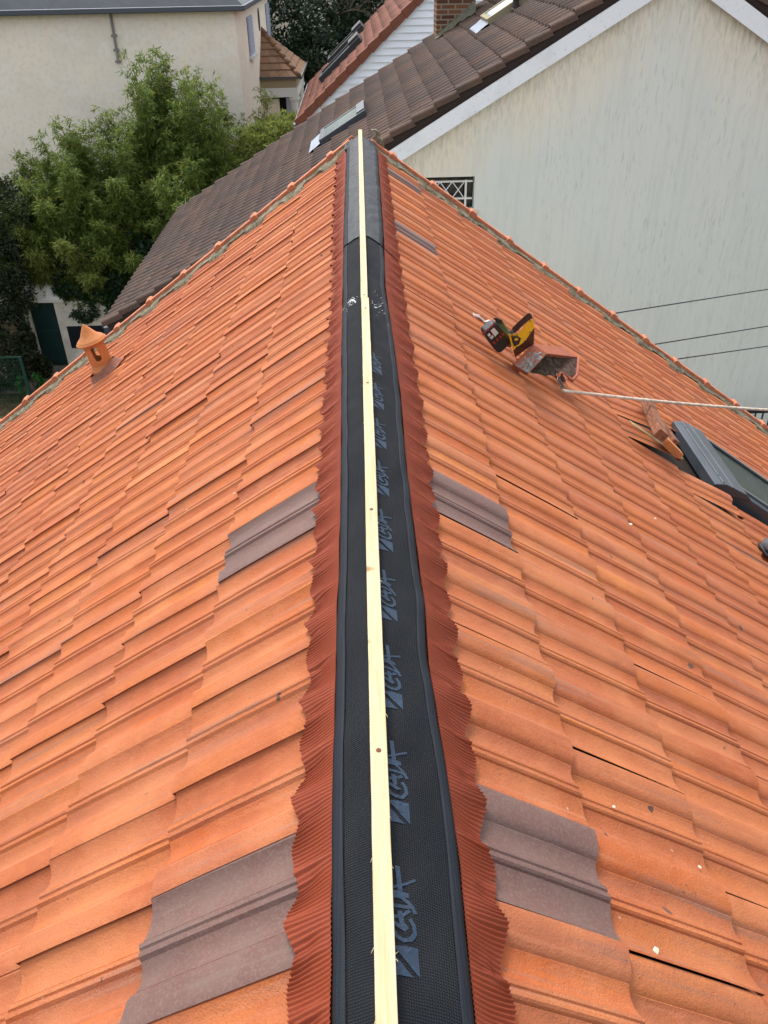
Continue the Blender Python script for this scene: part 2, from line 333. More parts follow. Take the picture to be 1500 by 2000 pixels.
# print
ZS=6.665
def zp(x,y): 
    p=hit(690+x/ZS,1640+y/ZS,(0,0,1),.030); return np.array(p[:2])
strokes=[([(570,330),(590,480),(610,650)],27),([(805,445),(640,560),(505,632)],15),([(505,690),(722,682)],30),([(505,738),(620,722),(720,778),(775,840),(815,905)],23),([(505,862),(800,828)],20),
 ([(600,915),(635,1080),(700,1150)],28),([(742,880),(640,970),(515,1020)],19),([(515,1085),(610,1130),(690,1155)],24),([(735,995),(790,1070),(805,1170),(745,1270),(650,1300),(570,1270),(510,1195)],24)]
polys=[[(512,1400),(845,1340),(872,1720),(740,1610),(620,1500),(540,1440)],[(520,1520),(620,1590),(700,1680),(790,1745),(530,1785)]]
ybase=zp(700,1760)[1]; xb=.0
reps=[hit(800,yy_,(0,0,1),.03)[1] for yy_ in (1904,1605,1368,1193,1062,960)]
pitch=(reps[-1]-reps[0])/5
def pz(x,y): return fz(x,y)+.0012
for k in range(9):
    dy=k*pitch; pt=MB()
    for pl,wd in strokes:
        q=[zp(*p) for p in pl]; hwd=wd/ZS*.00082
        L_,R_=[],[]
        for i in range(len(q)):
            t_=q[min(i+1,len(q)-1)]-q[max(i-1,0)]; t_/=np.linalg.norm(t_); nn=np.array([-t_[1],t_[0]])*hwd; L_.append(q[i]+nn); R_.append(q[i]-nn)
        # subdivide to follow the cloth
        fine=[]
        for i in range(len(q)-1):
            for s_ in range(4):
                f_=s_/4; fine.append((L_[i]*(1-f_)+L_[i+1]*f_,R_[i]*(1-f_)+R_[i+1]*f_))
        fine.append((L_[-1],R_[-1]))
        v=[]
        for l_,r_ in fine: v+= [(l_[0],l_[1]+dy,pz(l_[0],l_[1]+dy)),(r_[0],r_[1]+dy,pz(r_[0],r_[1]+dy))]
        pt.add(v,[(2*i,2*i+1,2*i+3,2*i+2) for i in range(len(fine)-1)])
    for pl in polys:
        q=[zp(*p) for p in pl]; c=sum(q)/len(q); v=[(c[0],c[1]+dy,pz(c[0],c[1]+dy))]; ring=[]
        for i in range(len(q)):
            for s_ in range(4): ring.append(q[i]*(1-s_/4)+q[(i+1)%len(q)]*(s_/4))
        mid=[(p+c)/2 for p in ring]; n_=len(ring)
        v+=[(p[0],p[1]+dy,pz(p[0],p[1]+dy)) for p in mid]+[(p[0],p[1]+dy,pz(p[0],p[1]+dy)) for p in ring]
        pt.add(v,[(0,1+i,1+(i+1)%n_) for i in range(n_)]+[(1+i,1+n_+i,1+n_+(i+1)%n_,1+(i+1)%n_) for i in range(n_)])
    pt.build('printed_mark',m_print,near)
# chalk dust on the strip
for (px,py,n_,sx,sy) in ((684,600,34,.02,.05),(740,600,44,.026,.09)):
    p=hit(px,py,(0,0,1),.0); t=MB()
    for i in range(n_):
        x=p[0]+rnd.gauss(0,sx*.6); y=p[1]+rnd.gauss(0,sy*.7); s_=abs(rnd.gauss(0,.0011))+.0004; th=rnd.random()*3.14
        if abs(x)<.018 or abs(x)>.09: continue
        z=fz(x,y)+.0016; v=[]
        for k in range(6):
            a_=th+k*math.pi/3; rr_=s_*(.6+.8*rnd.random())*(2.2 if k%3==0 else 1); v.append((x+rr_*math.cos(a_),y+rr_*math.sin(a_),z))
        t.add(v,[tuple(range(6))])
    if px<700:
        arc=[(p[0]-.035+.0*i,p[1]-.05,0) for i in range(1)]
        pts=[(p[0]-.03+.010*i,p[1]+.045*math.sin(i/5*math.pi)-.02*(i>4),0) for i in range(6)]
        v=[]
        for i,q in enumerate(pts):
            ww=.004+.006*rnd.random(); v+=[(q[0],q[1]-ww,fz(q[0],q[1])+.0016),(q[0]+.002,q[1]+ww,fz(q[0],q[1])+.0016)]
        t.add(v,[(2*i,2*i+1,2*i+3,2*i+2) for i in range(5)])
    t.build('chalk_smear',m_whiteP,near)['kind']='stuff'
# battens
def batten(name,label,y0,y1,wd,z0,z1,x0,x1,nails):
    root=thing(name,label,'batten','wooden battens along the ridge')
    ny=int((y1-y0)/.02); v=[]
    for i in range(ny+1):
        y=y0+(y1-y0)*i/ny; xc=x0+(x1-x0)*i/ny+.0009*nz(y*2,1,1)
        for (sx,z) in ((-1,z0),(1,z0),(1,z1),(-1,z1)): v.append((xc+sx*(wd/2+.0005*nz(y*18,sx,z*50)),y,z+.0004*nz(y*9,sx,3)))
    f=[(4*i+k,4*i+(k+1)%4,4*i+4+(k+1)%4,4*i+4+k) for i in range(ny) for k in range(4)]+[(3,2,1,0),(4*ny,4*ny+1,4*ny+2,4*ny+3)]
    t=MB().add(v,f); t.build('plank',m_wood,root,bevel=.0012)
    for y in nails:
        xc=x0+(x1-x0)*(y-y0)/(y1-y0); t=MB(); t.lathe([(0,.0003),(.0022,.0008),(.0034,.0006),(.0042,.0002)],12,Matrix.Translation((xc,y,z1+.0004))); t.build('screw',m_rustn,root)
    for i in range(int((y1-y0)*9)):
        y=rnd.uniform(y0,y1); sx=rnd.choice((-1,1)); xc=x0+(x1-x0)*(y-y0)/(y1-y0)+sx*wd/2
        q=Vector((xc,y,z1-.001)); d=Vector((sx*rnd.uniform(.001,.004),rnd.uniform(-.008,.008),rnd.uniform(-.004,.003)))
        t=MB(); t.tube([q,q+d*.6,q+d+Vector((0,rnd.uniform(-.002,.002),.001))],[.0005,.0004,.0002],4); t.build('splinter',m_wood,root)
    return root
m_rustn=mat('rusty screw head',(.13,.045,.02),.6,.4,.4)
yn=[float(hit(x,y,(0,0,1),.06)[1]) for x,y in [(737,1466),(726,995),(718,748),(715,602)]]
batten('batten','near pale pine batten with rusty screws along the ridge',.15,2.83,.0262,.040,.0605,.0015,.0015,yn)
yf2=[float(hit(x,y,(0,0,1),.06)[1]) for x,y in [(709,445),(707,350),(713,576)]]
batten('batten','far narrower batten running on to the gable end',2.833,6.04,.0245,.042,.0600,-.0015,.002,yf2)
# ------------------------------------------------------------------ terracotta vent on the left slope
vp=onL(207,724,.02); base=Vector(SL(-1,*vp))
vent=thing('roof_vent','terracotta vent with cone cap and arched slots on the left slope','roof vent')
za=(Vector((-SA,0,CA))*.4+Vector((0,0,.6))).normalized(); xa_=Vector((1,0,0)); xa_=(xa_-za*xa_.dot(za)).normalized(); ya_=za.cross(xa_)
zax=Matrix.Translation(base+za*.02)@Matrix(((xa_.x,ya_.x,za.x,0),(xa_.y,ya_.y,za.y,0),(xa_.z,ya_.z,za.z,0),(0,0,0,1)))@Matrix.Diagonal((.80,.80,.70,1))
W_=.086
t=MB()
def body_hole(i,k): return (3<=i<=9) and (k%12 in ((4,5,6,7) if 4<=i<=8 else (5,6)))
pr=[(W_+.012,-.06),(W_+.012,.035),(W_+.006,.045),(W_,.06)]+[(W_,.06+.0245*q) for q in range(1,9)]+[(W_-.002,.27)]
n_=48
def vh(i,k):
    kk=(k+10)%12; 
    return (5<=i<=10) and (kk in (4,5,6,7)) or (i in (4,) and kk in (5,6))
nk=96; rows=40
pr2=[(W_+.012,-.06),(W_+.012,.035),(W_+.006,.045)]+[(W_,.055+.215*q/rows) for q in range(rows+1)]
def vh2(i,k):
    if i<3: return False
    zc=(i-2.5)/rows; dk=((k+.5)-4.0)%24; dk=min(dk,24-dk); 
    return (dk/5.2)**2+max(0,abs(zc-.55)-.22)**2/(.10**2)<1
t.lathe(pr2,nk,zax,vh2)
t.build('pot_body',m_terra2,vent,auto=40,solid=.012)
t=MB(); t.lathe([(W_+.02,-.02),(W_+.022,.02),(W_+.014,.03),(W_+.002,.032)],36,zax); t.build('base_ring',m_terra2,vent,auto=50,solid=.006)
t=MB(); t.lathe([(.03,.262),(W_+.022,.262),(W_+.034,.268),(W_+.036,.280),(W_+.026,.290),(W_+.024,.296),(W_+.016,.304),(.07,.330),(.045,.375),(.022,.415),(.006,.440),(.0,.442)],36,zax); t.build('cone_cap',m_terra2,vent,auto=35)
t=MB()
def cem(u,v):
    th=u*2*math.pi; rr=W_+.005+.035*v+.012*nz(math.cos(th)*2,math.sin(th)*2,v); d=vp[0]+rr*math.cos(th)*1.15; y=vp[1]+rr*math.sin(th)
    return SL(-1,d,y,.055*(1-v)**1.5+.012*v+.003*nz(d*30,y*30,1))
t.grid(cem,36,6); t.build('cement_collar',m_cem,vent,smooth=True)
# ------------------------------------------------------------------ old ridge tile, tools, rope
def P(x,y,n): return Vector(Rp(onR(x,y,n)))
rt=thing('ridge_tile','loose broken ridge tile with grey mortar crust propped open beside the yellow saw','ridge tile')
front=[P(1031.5,730.8,.035),P(1069,690.5,.125),P(1129.7,697.8,.14),P(1118,743.3,.085)]
back=[P(1004,700,.02),P(1041.7,671.4,.125),P(1093,675,.15),P(1090,700,.06)]
back[0]=front[0]+(back[1]-front[1]); back[2]=front[2]+(back[1]-front[1])*1.15
t=MB(); t.add(front+back,[(0,1,5,4),(1,2,6,5)])
nf=(front[3]-front[2]).cross(back[2]-front[2]).normalized()
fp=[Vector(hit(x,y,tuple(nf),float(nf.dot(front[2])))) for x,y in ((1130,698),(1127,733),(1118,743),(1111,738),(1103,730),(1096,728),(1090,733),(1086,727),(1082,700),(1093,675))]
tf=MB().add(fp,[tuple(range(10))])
fr=front; 
m_rt=mat('old ridge terracotta',(.34,.10,.05),.75,.3,noise=[(18,(.24,.075,.045),.6,.42,.6)],bump=[(90,.004,.8)])
o=t.build('shell',m_rt,rt,solid=.017,bevel=.002)
tf.build('inner_side',mat('dirty shade-toned inner terracotta',(.075,.034,.026),.95,.1,noise=[(30,(.14,.11,.09),.6,.45,.6)],bump=[(60,.01,1)]),rt)  # brown dirt, with the hollow's shade also darkened into the colour
t=MB(); t.tube(fp[0:4],.0075,8); t.tube(fp[3:7],.004,8); t.build('rim',m_rt,rt,smooth=True)
# mortar crust on the near facet
t=MB()
def crust(u,v):
    a_=front[0].lerp(front[1],u*.92); b_=back[0].lerp(back[1],u*.92); p=a_.lerp(b_,.06+v*.8); nrm=(front[1]-front[0]).cross(back[0]-front[0]).normalized()
    if nrm.dot(Vector(CAM)-p)<0: nrm=-nrm
    h=.004+.010*nz(u*7,v*6,3)-.004*u-.005*max(0,v-.4)
    return p+nrm*h
t.grid(crust,40,24); t.build('mortar_crust',mat('grey mortar crust',(.30,.29,.27),.95,.1,noise=[(40,(.13,.11,.09),.8,.42,.6),(90,(.42,.40,.38),.5,.5,.62)],bump=[(120,.008,1)]),rt,smooth=True)
t=MB()
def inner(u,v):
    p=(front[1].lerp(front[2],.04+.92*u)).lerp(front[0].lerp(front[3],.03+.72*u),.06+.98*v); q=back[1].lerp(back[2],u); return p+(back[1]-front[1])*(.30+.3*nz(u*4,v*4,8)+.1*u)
t.grid(inner,14,14); t.build('mortar_lump',mat('old shade-toned inner mortar',(.045,.030,.022),.95,.05,noise=[(30,(.10,.075,.055),.8,.48,.62)],bump=[(60,.012,1)]),rt,smooth=True)  # mortar fill; shade inside the tile is painted into its dark colour
# handsaw: planar outline with thickness
Q=lambda x,y: (920+x/6.818,590+y/6.818)
p1,p2,p3=P(*Q(570,640),.07),P(*Q(830,240),.235),P(*Q(830,555),.125)
pl_n=(p2-p1).cross(p3-p1).normalized()
def onplane(x,y,off=0):
    q=hit(*Q(x,y),tuple(pl_n),float(pl_n.dot(p1))+off); return Vector(q)
if pl_n.dot(Vector(CAM)-p1)<0: pl_n=-pl_n
saw=thing('handsaw','handsaw with yellow and black handle standing against the loose ridge tile','handsaw')
def plate(name,pts,m_,o0,o1,par,bev=.002):
    t=MB(); t.hexa([onplane(*p,o0) for p in pts],[onplane(*p,o1) for p in pts]); o=t.build(name,m_,par,bevel=bev); return o
teeth=[(848,360)]; 
for i in range(1,12): teeth+=[(848-(i%2)*9-i*.6,360+i*17)]
plate('blade',[(560,600),(700,480),(835,340)]+teeth+[(835,555),(590,735),(575,700)],m_rust,-.0012,.0012,saw,0)
plate('handle',[(500,420),(540,430),(640,410),(700,330),(775,240),(825,225),(840,300),(838,345),(720,520),(600,610),(568,640),(530,560)],m_yel,-.009,.009,saw)
plate('grip',[(520,395),(545,370),(560,330),(620,270),(720,180),(750,150),(780,142),(808,165),(820,215),(790,232),(700,300),(620,385),(560,425),(530,425)],m_dark,-.012,.012,saw,.004)
plate('handle_panel',[(535,450),(620,450),(668,485),(640,560),(578,592),(552,540)],m_dark,.0095,.0115,saw,.001)
for i in range(7):
    a_=(560+i*28,372-i*27); t=MB(); q0=onplane(a_[0]-14,a_[1]-26,.0135); q1=onplane(a_[0]+22,a_[1]+22,.0135); t.tube([q0,q1],.0016,6); t.build('grip_rib',m_dark,saw)
for q in ((785,400),(712,520),(608,598),(785,255)):
    c=onplane(*q,.0095); t=MB(); t.lathe([(0,.001),(.004,.001),(.0045,0)],10,Matrix.Translation(c)@pl_n.to_track_quat('Z','Y').to_matrix().to_4x4()); t.build('rivet',m_dark,saw)
t=MB(); 
ring=[onplane(585+34*math.cos(k/12*6.283),440+30*math.sin(k/12*6.283),.015) for k in range(13)]; t.tube(ring,.0013,6); t.build('key_ring',m_steel,saw)
plate('yellow_tag',[(575,490),(620,478),(632,500),(600,516),(578,508)],m_yel,.0120,.0145,saw,.001)
# battery tool lying on its back
drill=thing('cordless_tool','cordless tool lying on tiles with its red and black battery facing up','power tool')
b1,b2,b3=P(*Q(125,380),.085),P(*Q(320,612),.05),P(*Q(475,455),.115)
dn=(b2-b1).cross(b3-b1).normalized()
if dn.dot(Vector(CAM)-b1)<0: dn=-dn
def onb(x,y,off=0): return Vector(hit(*Q(x,y),tuple(dn),float(dn.dot(b1))+off))
def pb(name,pts,m_,o0,o1,par,bev=.001):
    t=MB(); t.hexa([onb(*p,o0) for p in pts],[onb(*p,o0)+dn*(o1-o0) for p in pts]); return t.build(name,m_,par,bevel=bev)
outl=[(122,370),(130,330),(225,245),(265,232),(300,245),(465,400),(480,450),(475,480),(345,605),(310,615),(280,600),(150,425)]
m_pad=mat('red battery window',(.30,.016,.016),.35,.5)
pb('battery',outl,m_dark,-.045,0,drill,.005)
pb('battery_side',[(p[0]*.94+20,p[1]*.97+16) for p in outl],m_redp,-.042,-.020,drill,.003).scale=(1,1,1)
for (cx,cy) in ((180,400),(222,362),(265,325),(300,290),(305,538),(348,498),(390,460),(425,425)):
    pb('red_pad',[(cx-20,cy),(cx+2,cy-18),(cx+21,cy+8),(cx,cy+25)],m_pad,.0,.0018,drill)
pb('paper_label',[(258,380),(305,340),(365,410),(320,460)],m_label,.0,.0008,drill,0)
pb('paper_label',[(217,435),(245,408),(262,440),(235,462)],m_label,.0,.0008,drill,0)
for i in range(4): pb('label_bar',[(245+i*11,470-i*8),(252+i*11,463-i*8),(278+i*8,490-i*8),(270+i*8,496-i*8)],m_label,.0,.0008,drill,0)
t=MB(); c0=onb(300,430,-.045); hx=(onb(480,340,-.045)-c0).normalized()
t.hexa([onb(*p,-.044) for p in ((300,250),(420,250),(500,370),(500,500),(380,600))],[onb(*p,-.10) for p in ((300,260),(430,270),(500,380),(490,500),(390,590))]); t.build('tool_housing',m_teal,drill,bevel=.006)
t=MB(); t.tube([onb(470,420,-.06),onb(495,500,-.07),onb(510,570,-.09)],[.022,.02,.012],12); t.build('chuck',m_dark,drill,smooth=True)
t=MB(); t.hexa([onb(*p,-.03) for p in ((285,215),(330,205),(410,235),(430,290),(370,285))],[onb(*p,-.012) for p in ((285,215),(330,205),(410,235),(430,290),(370,285))]); t.build('belt_clip',m_dark,drill,bevel=.003)
rag=thing('paper_scrap','crumpled whitish paper scrap behind the battery tool','paper')
t=MB(); c=onR(943,624,.02)
def ragf(u,v): 
    d=c[0]-.05+u*.10; y=c[1]-.03+v*.06+ .01*nz(u*4,1,1); return SL(1,d,y,surf(1,d,y)+.018+.016*nz(u*5,v*5,2))
t.grid(ragf,14,10); t.build('sheet',mat('pinkish white paper',(.62,.50,.46),.8,.2),rag,solid=.0008)
# hook and carabiner, rope
ho=thing('safety_hook','steel hook and carabiner clipped under the loose ridge tile','hook')
k0=P(1086,738,.02)
t=MB(); t.tube([P(1075,722,.03),P(1085,735,.04),P(1094,746,.03),P(1100,757,.02)],[.006,.006,.005,.005],8); t.build('hook_bar',m_steel,ho,smooth=True)
t=MB()
c1,c2=P(1090,738,.05),P(1101,762,.03); ax=(c2-c1); sd_=ax.cross(Vector((SA,0,CA))).normalized()
t.tube([c1+ax*(.5-.5*math.cos(k/16*6.283))+sd_*.016*math.sin(k/16*6.283) for k in range(17)],.0042,8); t.build('carabiner',m_steel,ho,smooth=True)
t=MB()
def cone(u,v): th=u*6.283; return (P(1098,728,.05)+Vector((math.cos(th)*.022*v,math.sin(th)*.022*v,-.04*v)))
t.grid(cone,16,3); t.build('cup',m_rust,ho,smooth=True)
ra,rb=P(1099,763,.035),Vector(Rp(onR(1560,797,.10))); rb=Vector(atY(1700,806,5.2))
ropeo=thing('rope','thin twisted grey rope stretched taut from the hook across to the right','rope')
L_=(rb-ra).length; nt_=int(L_/.004); sag=.03
for s_ in range(3):
    t=MB(); pts=[]
    dirv=(rb-ra).normalized(); aa=dirv.cross(Vector((0,0,1))).normalized(); bb=aa.cross(dirv)
    for i in range(nt_+1):
        f_=i/nt_; th=f_*L_/.028*6.283+s_*2.094; c=ra.lerp(rb,f_)-Vector((0,0,sag*4*f_*(1-f_))); pts.append(c+aa*math.cos(th)*.0042+bb*math.sin(th)*.0042)
    t.tube(pts,.0041,5); t.build('strand',m_rope,ropeo,smooth=True)
# ------------------------------------------------------------------ skylight in the right slope
sk=thing('roof_window','anthracite roof window set in the right slope with lifted tiles at its head','skylight')
d0,y0,y1=2.13,3.47,4.12; d1=3.08
S1=lambda d,y,n:SL(1,d,y,n)
t=MB(); t.box(d0,d1,y0,y0+.07,-.03,.066,S1); t.box(d0,d1,y1-.07,y1,-.03,.066,S1); t.box(d1-.09,d1,y0+.071,y1-.071,-.03,.066,S1); t.box(d0,d0+.10,y0+.071,y1-.071,-.03,.066,S1); t.build('frame',m_fl,sk,bevel=.006)
t=MB(); t.hexa([S1(d0-.02,y0-.01,-.02),S1(d0-.035,y0-.01,.035),S1(d0+.015,y0-.012,.066),S1(d0+.15,y0-.012,.080),S1(d0+.19,y0-.012,.070),S1(d0+.19,y0-.01,.06)],[S1(d0-.02,y1+.01,-.02),S1(d0-.035,y1+.01,.035),S1(d0+.015,y1+.012,.066),S1(d0+.15,y1+.012,.080),S1(d0+.19,y1+.012,.070),S1(d0+.19,y1+.01,.06)]); t.build('hood',m_fl,sk,bevel=.004)
t=MB(); t.box(d0+.055,d0+.062,y0-.014,y1+.014,.070,.075,S1); t.build('hood_seam',mat('pale seam',(.16,.18,.20),.4,.5,.4),sk)
t=MB(); t.box(d0+.16,d1-.05,y0+.055,y0+.075,.067,.078,S1); t.box(d0+.16,d1-.05,y1-.075,y1-.055,.067,.078,S1); t.box(d1-.07,d1-.052,y0+.056,y1-.056,.067,.074,S1); t.build('glazing_bead',mat('grey bead',(.13,.15,.16),.4,.5,.2),sk,bevel=.002)
t=MB(); t.box(d0+.10,d1-.07,y0+.06,y1-.06,.056,.063,S1); t.build('pane',m_glass,sk)
def fls(u,v):
    y=y0-.06+u*(y1-y0+.12); d=d1-.01+v*.20; return S1(d,y,.03*(1-v)+.02+.010*nz(u*16,v*3,1)+.006*nz(u*30,v*8,4))
t=MB(); t.grid(fls,60,10); t.build('apron_flashing',mat('crinkled grey flashing',(.10,.11,.12),.5,.5,.3,bump=[(60,.006,1)]),sk,smooth=True)
# gap beneath: dark opening, then propped wood
t=MB(); t.box(1.80,2.10,3.66,4.06,.0235,.026,S1)
wd=thing('timber_offcut','reddish brown timber offcut leaning at the head of the roof window','timber','timber offcuts at the roof window')
def beam(name,pa,pb_,w_,h_,m_,par):
    a_,b_=Vector(pa),Vector(pb_); ax=(b_-a_).normalized(); s_=ax.cross(Vector((SA,0,CA))).normalized(); n2=s_.cross(ax)
    t=MB(); t.hexa([a_+s_*w_*i+n2*h_*j for i,j in((-.5,-.5),(.5,-.5),(.5,.5),(-.5,.5))],[b_+s_*w_*i+n2*h_*j for i,j in((-.5,-.5),(.5,-.5),(.5,.5),(-.5,.5))]); return t.build(name,m_,par,bevel=.003)
beam('beam',P(1263,783,.10),P(1292,851,.11),.055,.045,m_oldwood,wd)
wd2=thing('timber_offcut','shorter splintered brown batten behind the leaning timber offcut','timber','timber offcuts at the roof window')
beam('beam',P(1290,826,.06),P(1318,866,.07),.04,.035,m_oldwood,wd2)
wd3=thing('broken_tile','broken orange tile piece wedged upright under the leaning timber','roof tile')
beam('shard',P(1297,860,.07),P(1326,889,.05),.05,.04,m_terra2,wd3)
stp=thing('metal_strip','thin yellowish metal strip jutting from under the lifted tiles','metal strip')
beam('strip',P(1233,825,.07),P(1332,893,.045),.035,.002,mat('yellowish zinc',(.40,.33,.13),.45,.5,.3,noise=[(30,(.22,.2,.12),.6,.4,.6)]),stp)
# lifted tiles above the roof window
for i,(k,c,dn_,rt_) in enumerate(((13,4,.04,.015),(14,4,.06,-.02),(15,4,.045,.02),(12,5,.025,.0))):
    lt=thing('lifted_tile',('orange tile lifted at the head of the roof window, nearest the strip','orange tile lifted under the leaning timber','orange tile lifted beyond the leaning timber','orange tile raised against the window hood corner')[i],'roof tile','lifted tiles at the roof window')
    t=MB(); dl=SEAM[1][2]+G*c; tile(t,1,seam(1,k),seam(1,k+1),dl,dl-.38,rt_,.001,4,.013,dn_); t.build('tile_body',m_tile,lt,auto=22)
# boot of a worker at the right edge
sh=thing('person','toe of a dark grey work shoe standing on the tiles at the right edge','person')
c0=onR(1474,1060,.02); 
t=MB(); 
def shoe(u,v):
    th=u*2*math.pi; s_=v; L2=.30
    wdt=.062*math.sin(math.pi*min(1,.12+.55*s_**.6))**.7; ht=.042+.055*s_; 
    if s_<.08: k=math.sqrt(max(0,s_/.08)); wdt*=k; ht*=.5+.5*k
    d=c0[0]+.0+s_*L2*.86; y=c0[1]-.04+s_*L2*-.25+wdt*math.cos(th); n=.035+ht*.5+ht*.5*math.sin(th)*(1 if math.sin(th)>0 else 1)
    return SL(1,d,y,n)
t.grid(shoe,20,24); t.build('upper',m_shoe,sh,smooth=True)
t=MB()
def sole(u,v):
    th=u*2*math.pi; s_=v; wdt=.066*math.sin(math.pi*min(1,.12+.55*s_**.6))**.7*(math.sqrt(s_/.08) if s_<.08 else 1); d=c0[0]-.004+s_*.30*.86; y=c0[1]-.04-s_*.30*.25+wdt*math.cos(th)
    return SL(1,d,y,.030+.010*math.sin(th)+.002*math.sin(v*60))
t.grid(sole,16,60); t.build('sole',m_dark,sh,smooth=True)
t=MB(); c9=Vector(SL(1,c0[0]+.24,c0[1]-.10,.07)); t.tube([c9,c9+Vector((.02,0,.15)),c9+Vector((.05,.0,.5)),c9+Vector((.12,-.02,.95))],[.05,.055,.075,.10],16); t.build('trouser_leg',mat('dark blue trousers',(.03,.035,.05),.9,.1,bump=[(30,.01,1)]),sh,smooth=True)
# mortar crumbs on the tiles
CH=['pale flat mortar chip below the roof window on the right slope','smaller pale mortar chip just right of the one below the roof window','largest pale mortar chip, low on the right slope near the lower grey tile','tiny mortar chip right of the lower right grey tile','tiny pale mortar chip above the upper left grey tile','mortar lump against the red pleated edge on the right','tiny pale chip left of the ridge on the middle of the left slope','tiny mortar chip near the right edge of the photo','pale mortar chip high on the left slope right of the vent','tiny mortar chip below the vent, furthest left']
m_chip=mat('pale mortar chip',(.50,.43,.34),.95,.1)
for i,(px,py,s_,sg) in enumerate([(1232,1023,.011,1),(1279,1014,.008,1),(1293,1851,.011,1),(1205,1571,.006,1),(455,962,.006,-1),(890,1278,.010,1),(365,996,.004,-1),(1372,1690,.006,1),(245,690,.008,-1),(230,921,.006,-1)]):
    q=(onR if sg>0 else onL)(px,py,.015); t=MB(); c=Vector(SL(sg,q[0],q[1],surf(sg,q[0],q[1])+.004)); v=[]
    for k in range(8):
        th=k*.785; v.append(c+Vector((math.cos(th)*s_*.62*(.6+.6*rnd.random()),math.sin(th)*s_*.62*(.5+.9*rnd.random()),.001)))
    t.add(v+[c+Vector((0,0,s_*.22))],[(k,(k+1)%8,8) for k in range(8)])
    o=t.build('mortar_chip',m_chip); tag(o,CH[i],'mortar chip','mortar chips scattered on the tiles')
# shards at the gable end of the ridge
o=thing('tile_shard','grey lichened shard of old ridge tile standing at the gable end','tile shard')
Y6=6.0
sp=[(727,258),(725,254),(733,253),(741,258),(744,268),(748,275),(751,288),(745,286),(735,276),(728,270),(731,264)]
t=MB(); t.hexa([atY(*p,6.02) for p in sp],[atY(*p,6.02)+np.array([0,.035,0]) for p in sp]); t.build('shard',mat('lichened tile',(.17,.14,.10),.9,.1,noise=[(30,(.40,.36,.28),.7,.48,.6)],bump=[(60,.01,1)]),o,bevel=.003)
o=thing('tile_shard','thin orange shard of verge tile sticking up left of the ridge end','tile shard')
sp=[(668,281),(672,277),(687,265),(691,268),(688,277),(675,283)]
t=MB(); t.hexa([atY(*p,6.03) for p in sp],[atY(*p,6.03)+np.array([0,.02,0]) for p in sp]); t.build('shard',m_ver,o,bevel=.002)
# ------------------------------------------------------------------ ground
g=MB(); g.grid(lambda u,v:(-250+500*u,-60+460*v,GZ+.0),60,60)
m_gr=mat('soil and grass',(.050,.042,.022),.95,.1,noise=[(.7,(.035,.045,.015),.8,.42,.6),(6,(.09,.075,.045),.6,.48,.62)],bump=[(8,.08,1)])
tag(g.build('ground',m_gr),kind='structure')
pv=MB(); pv.box(-14,-6.9,20.2,21.9,GZ-.2,GZ+.01); tag(pv.build('path',mat('grey path',(.17,.155,.13),.9,.1,noise=[(6,(.09,.08,.06),.7,.45,.6)])),kind='structure')
# ------------------------------------------------------------------ neighbour house with ribbed brown roof (gable towards the ridge)
hb=thing('house','streaked cream gable house with brown ribbed tile roof and white barge boards','house')
YG,YB=11.2,17.2
ap=atY(1342,-104,YG)+np.array([0,0,.10]); ev=atY(205,617,YG)-np.array([0,0,.06]); PB=math.atan2(ap[2]-ev[2],ap[0]-ev[0]); CB,SB=math.cos(PB),math.sin(PB); RX,RZ=float(ap[0]),float(ap[2])-.04
LB_=float(ap[0]-ev[0])/CB
BROWN=[(.080,.052,.046),(.098,.062,.052),(.070,.048,.044),(.115,.072,.055),(.085,.057,.050),(.105,.060,.048)]
m_brown=mat('ribbed brown tile',BROWN[0],.85,.2,isl=BROWN,noise=[(3,(.060,.050,.045),.5,.42,.62),(1.2,(.15,.09,.06),.35,.5,.66),(25,(.05,.045,.035),.4,.5,.65)],bump=[(60,.006,.6)])
def BS(sg,d,y,n): return (RX+sg*(d*CB+n*SB),y,RZ-d*SB+n*CB)
gB=.313
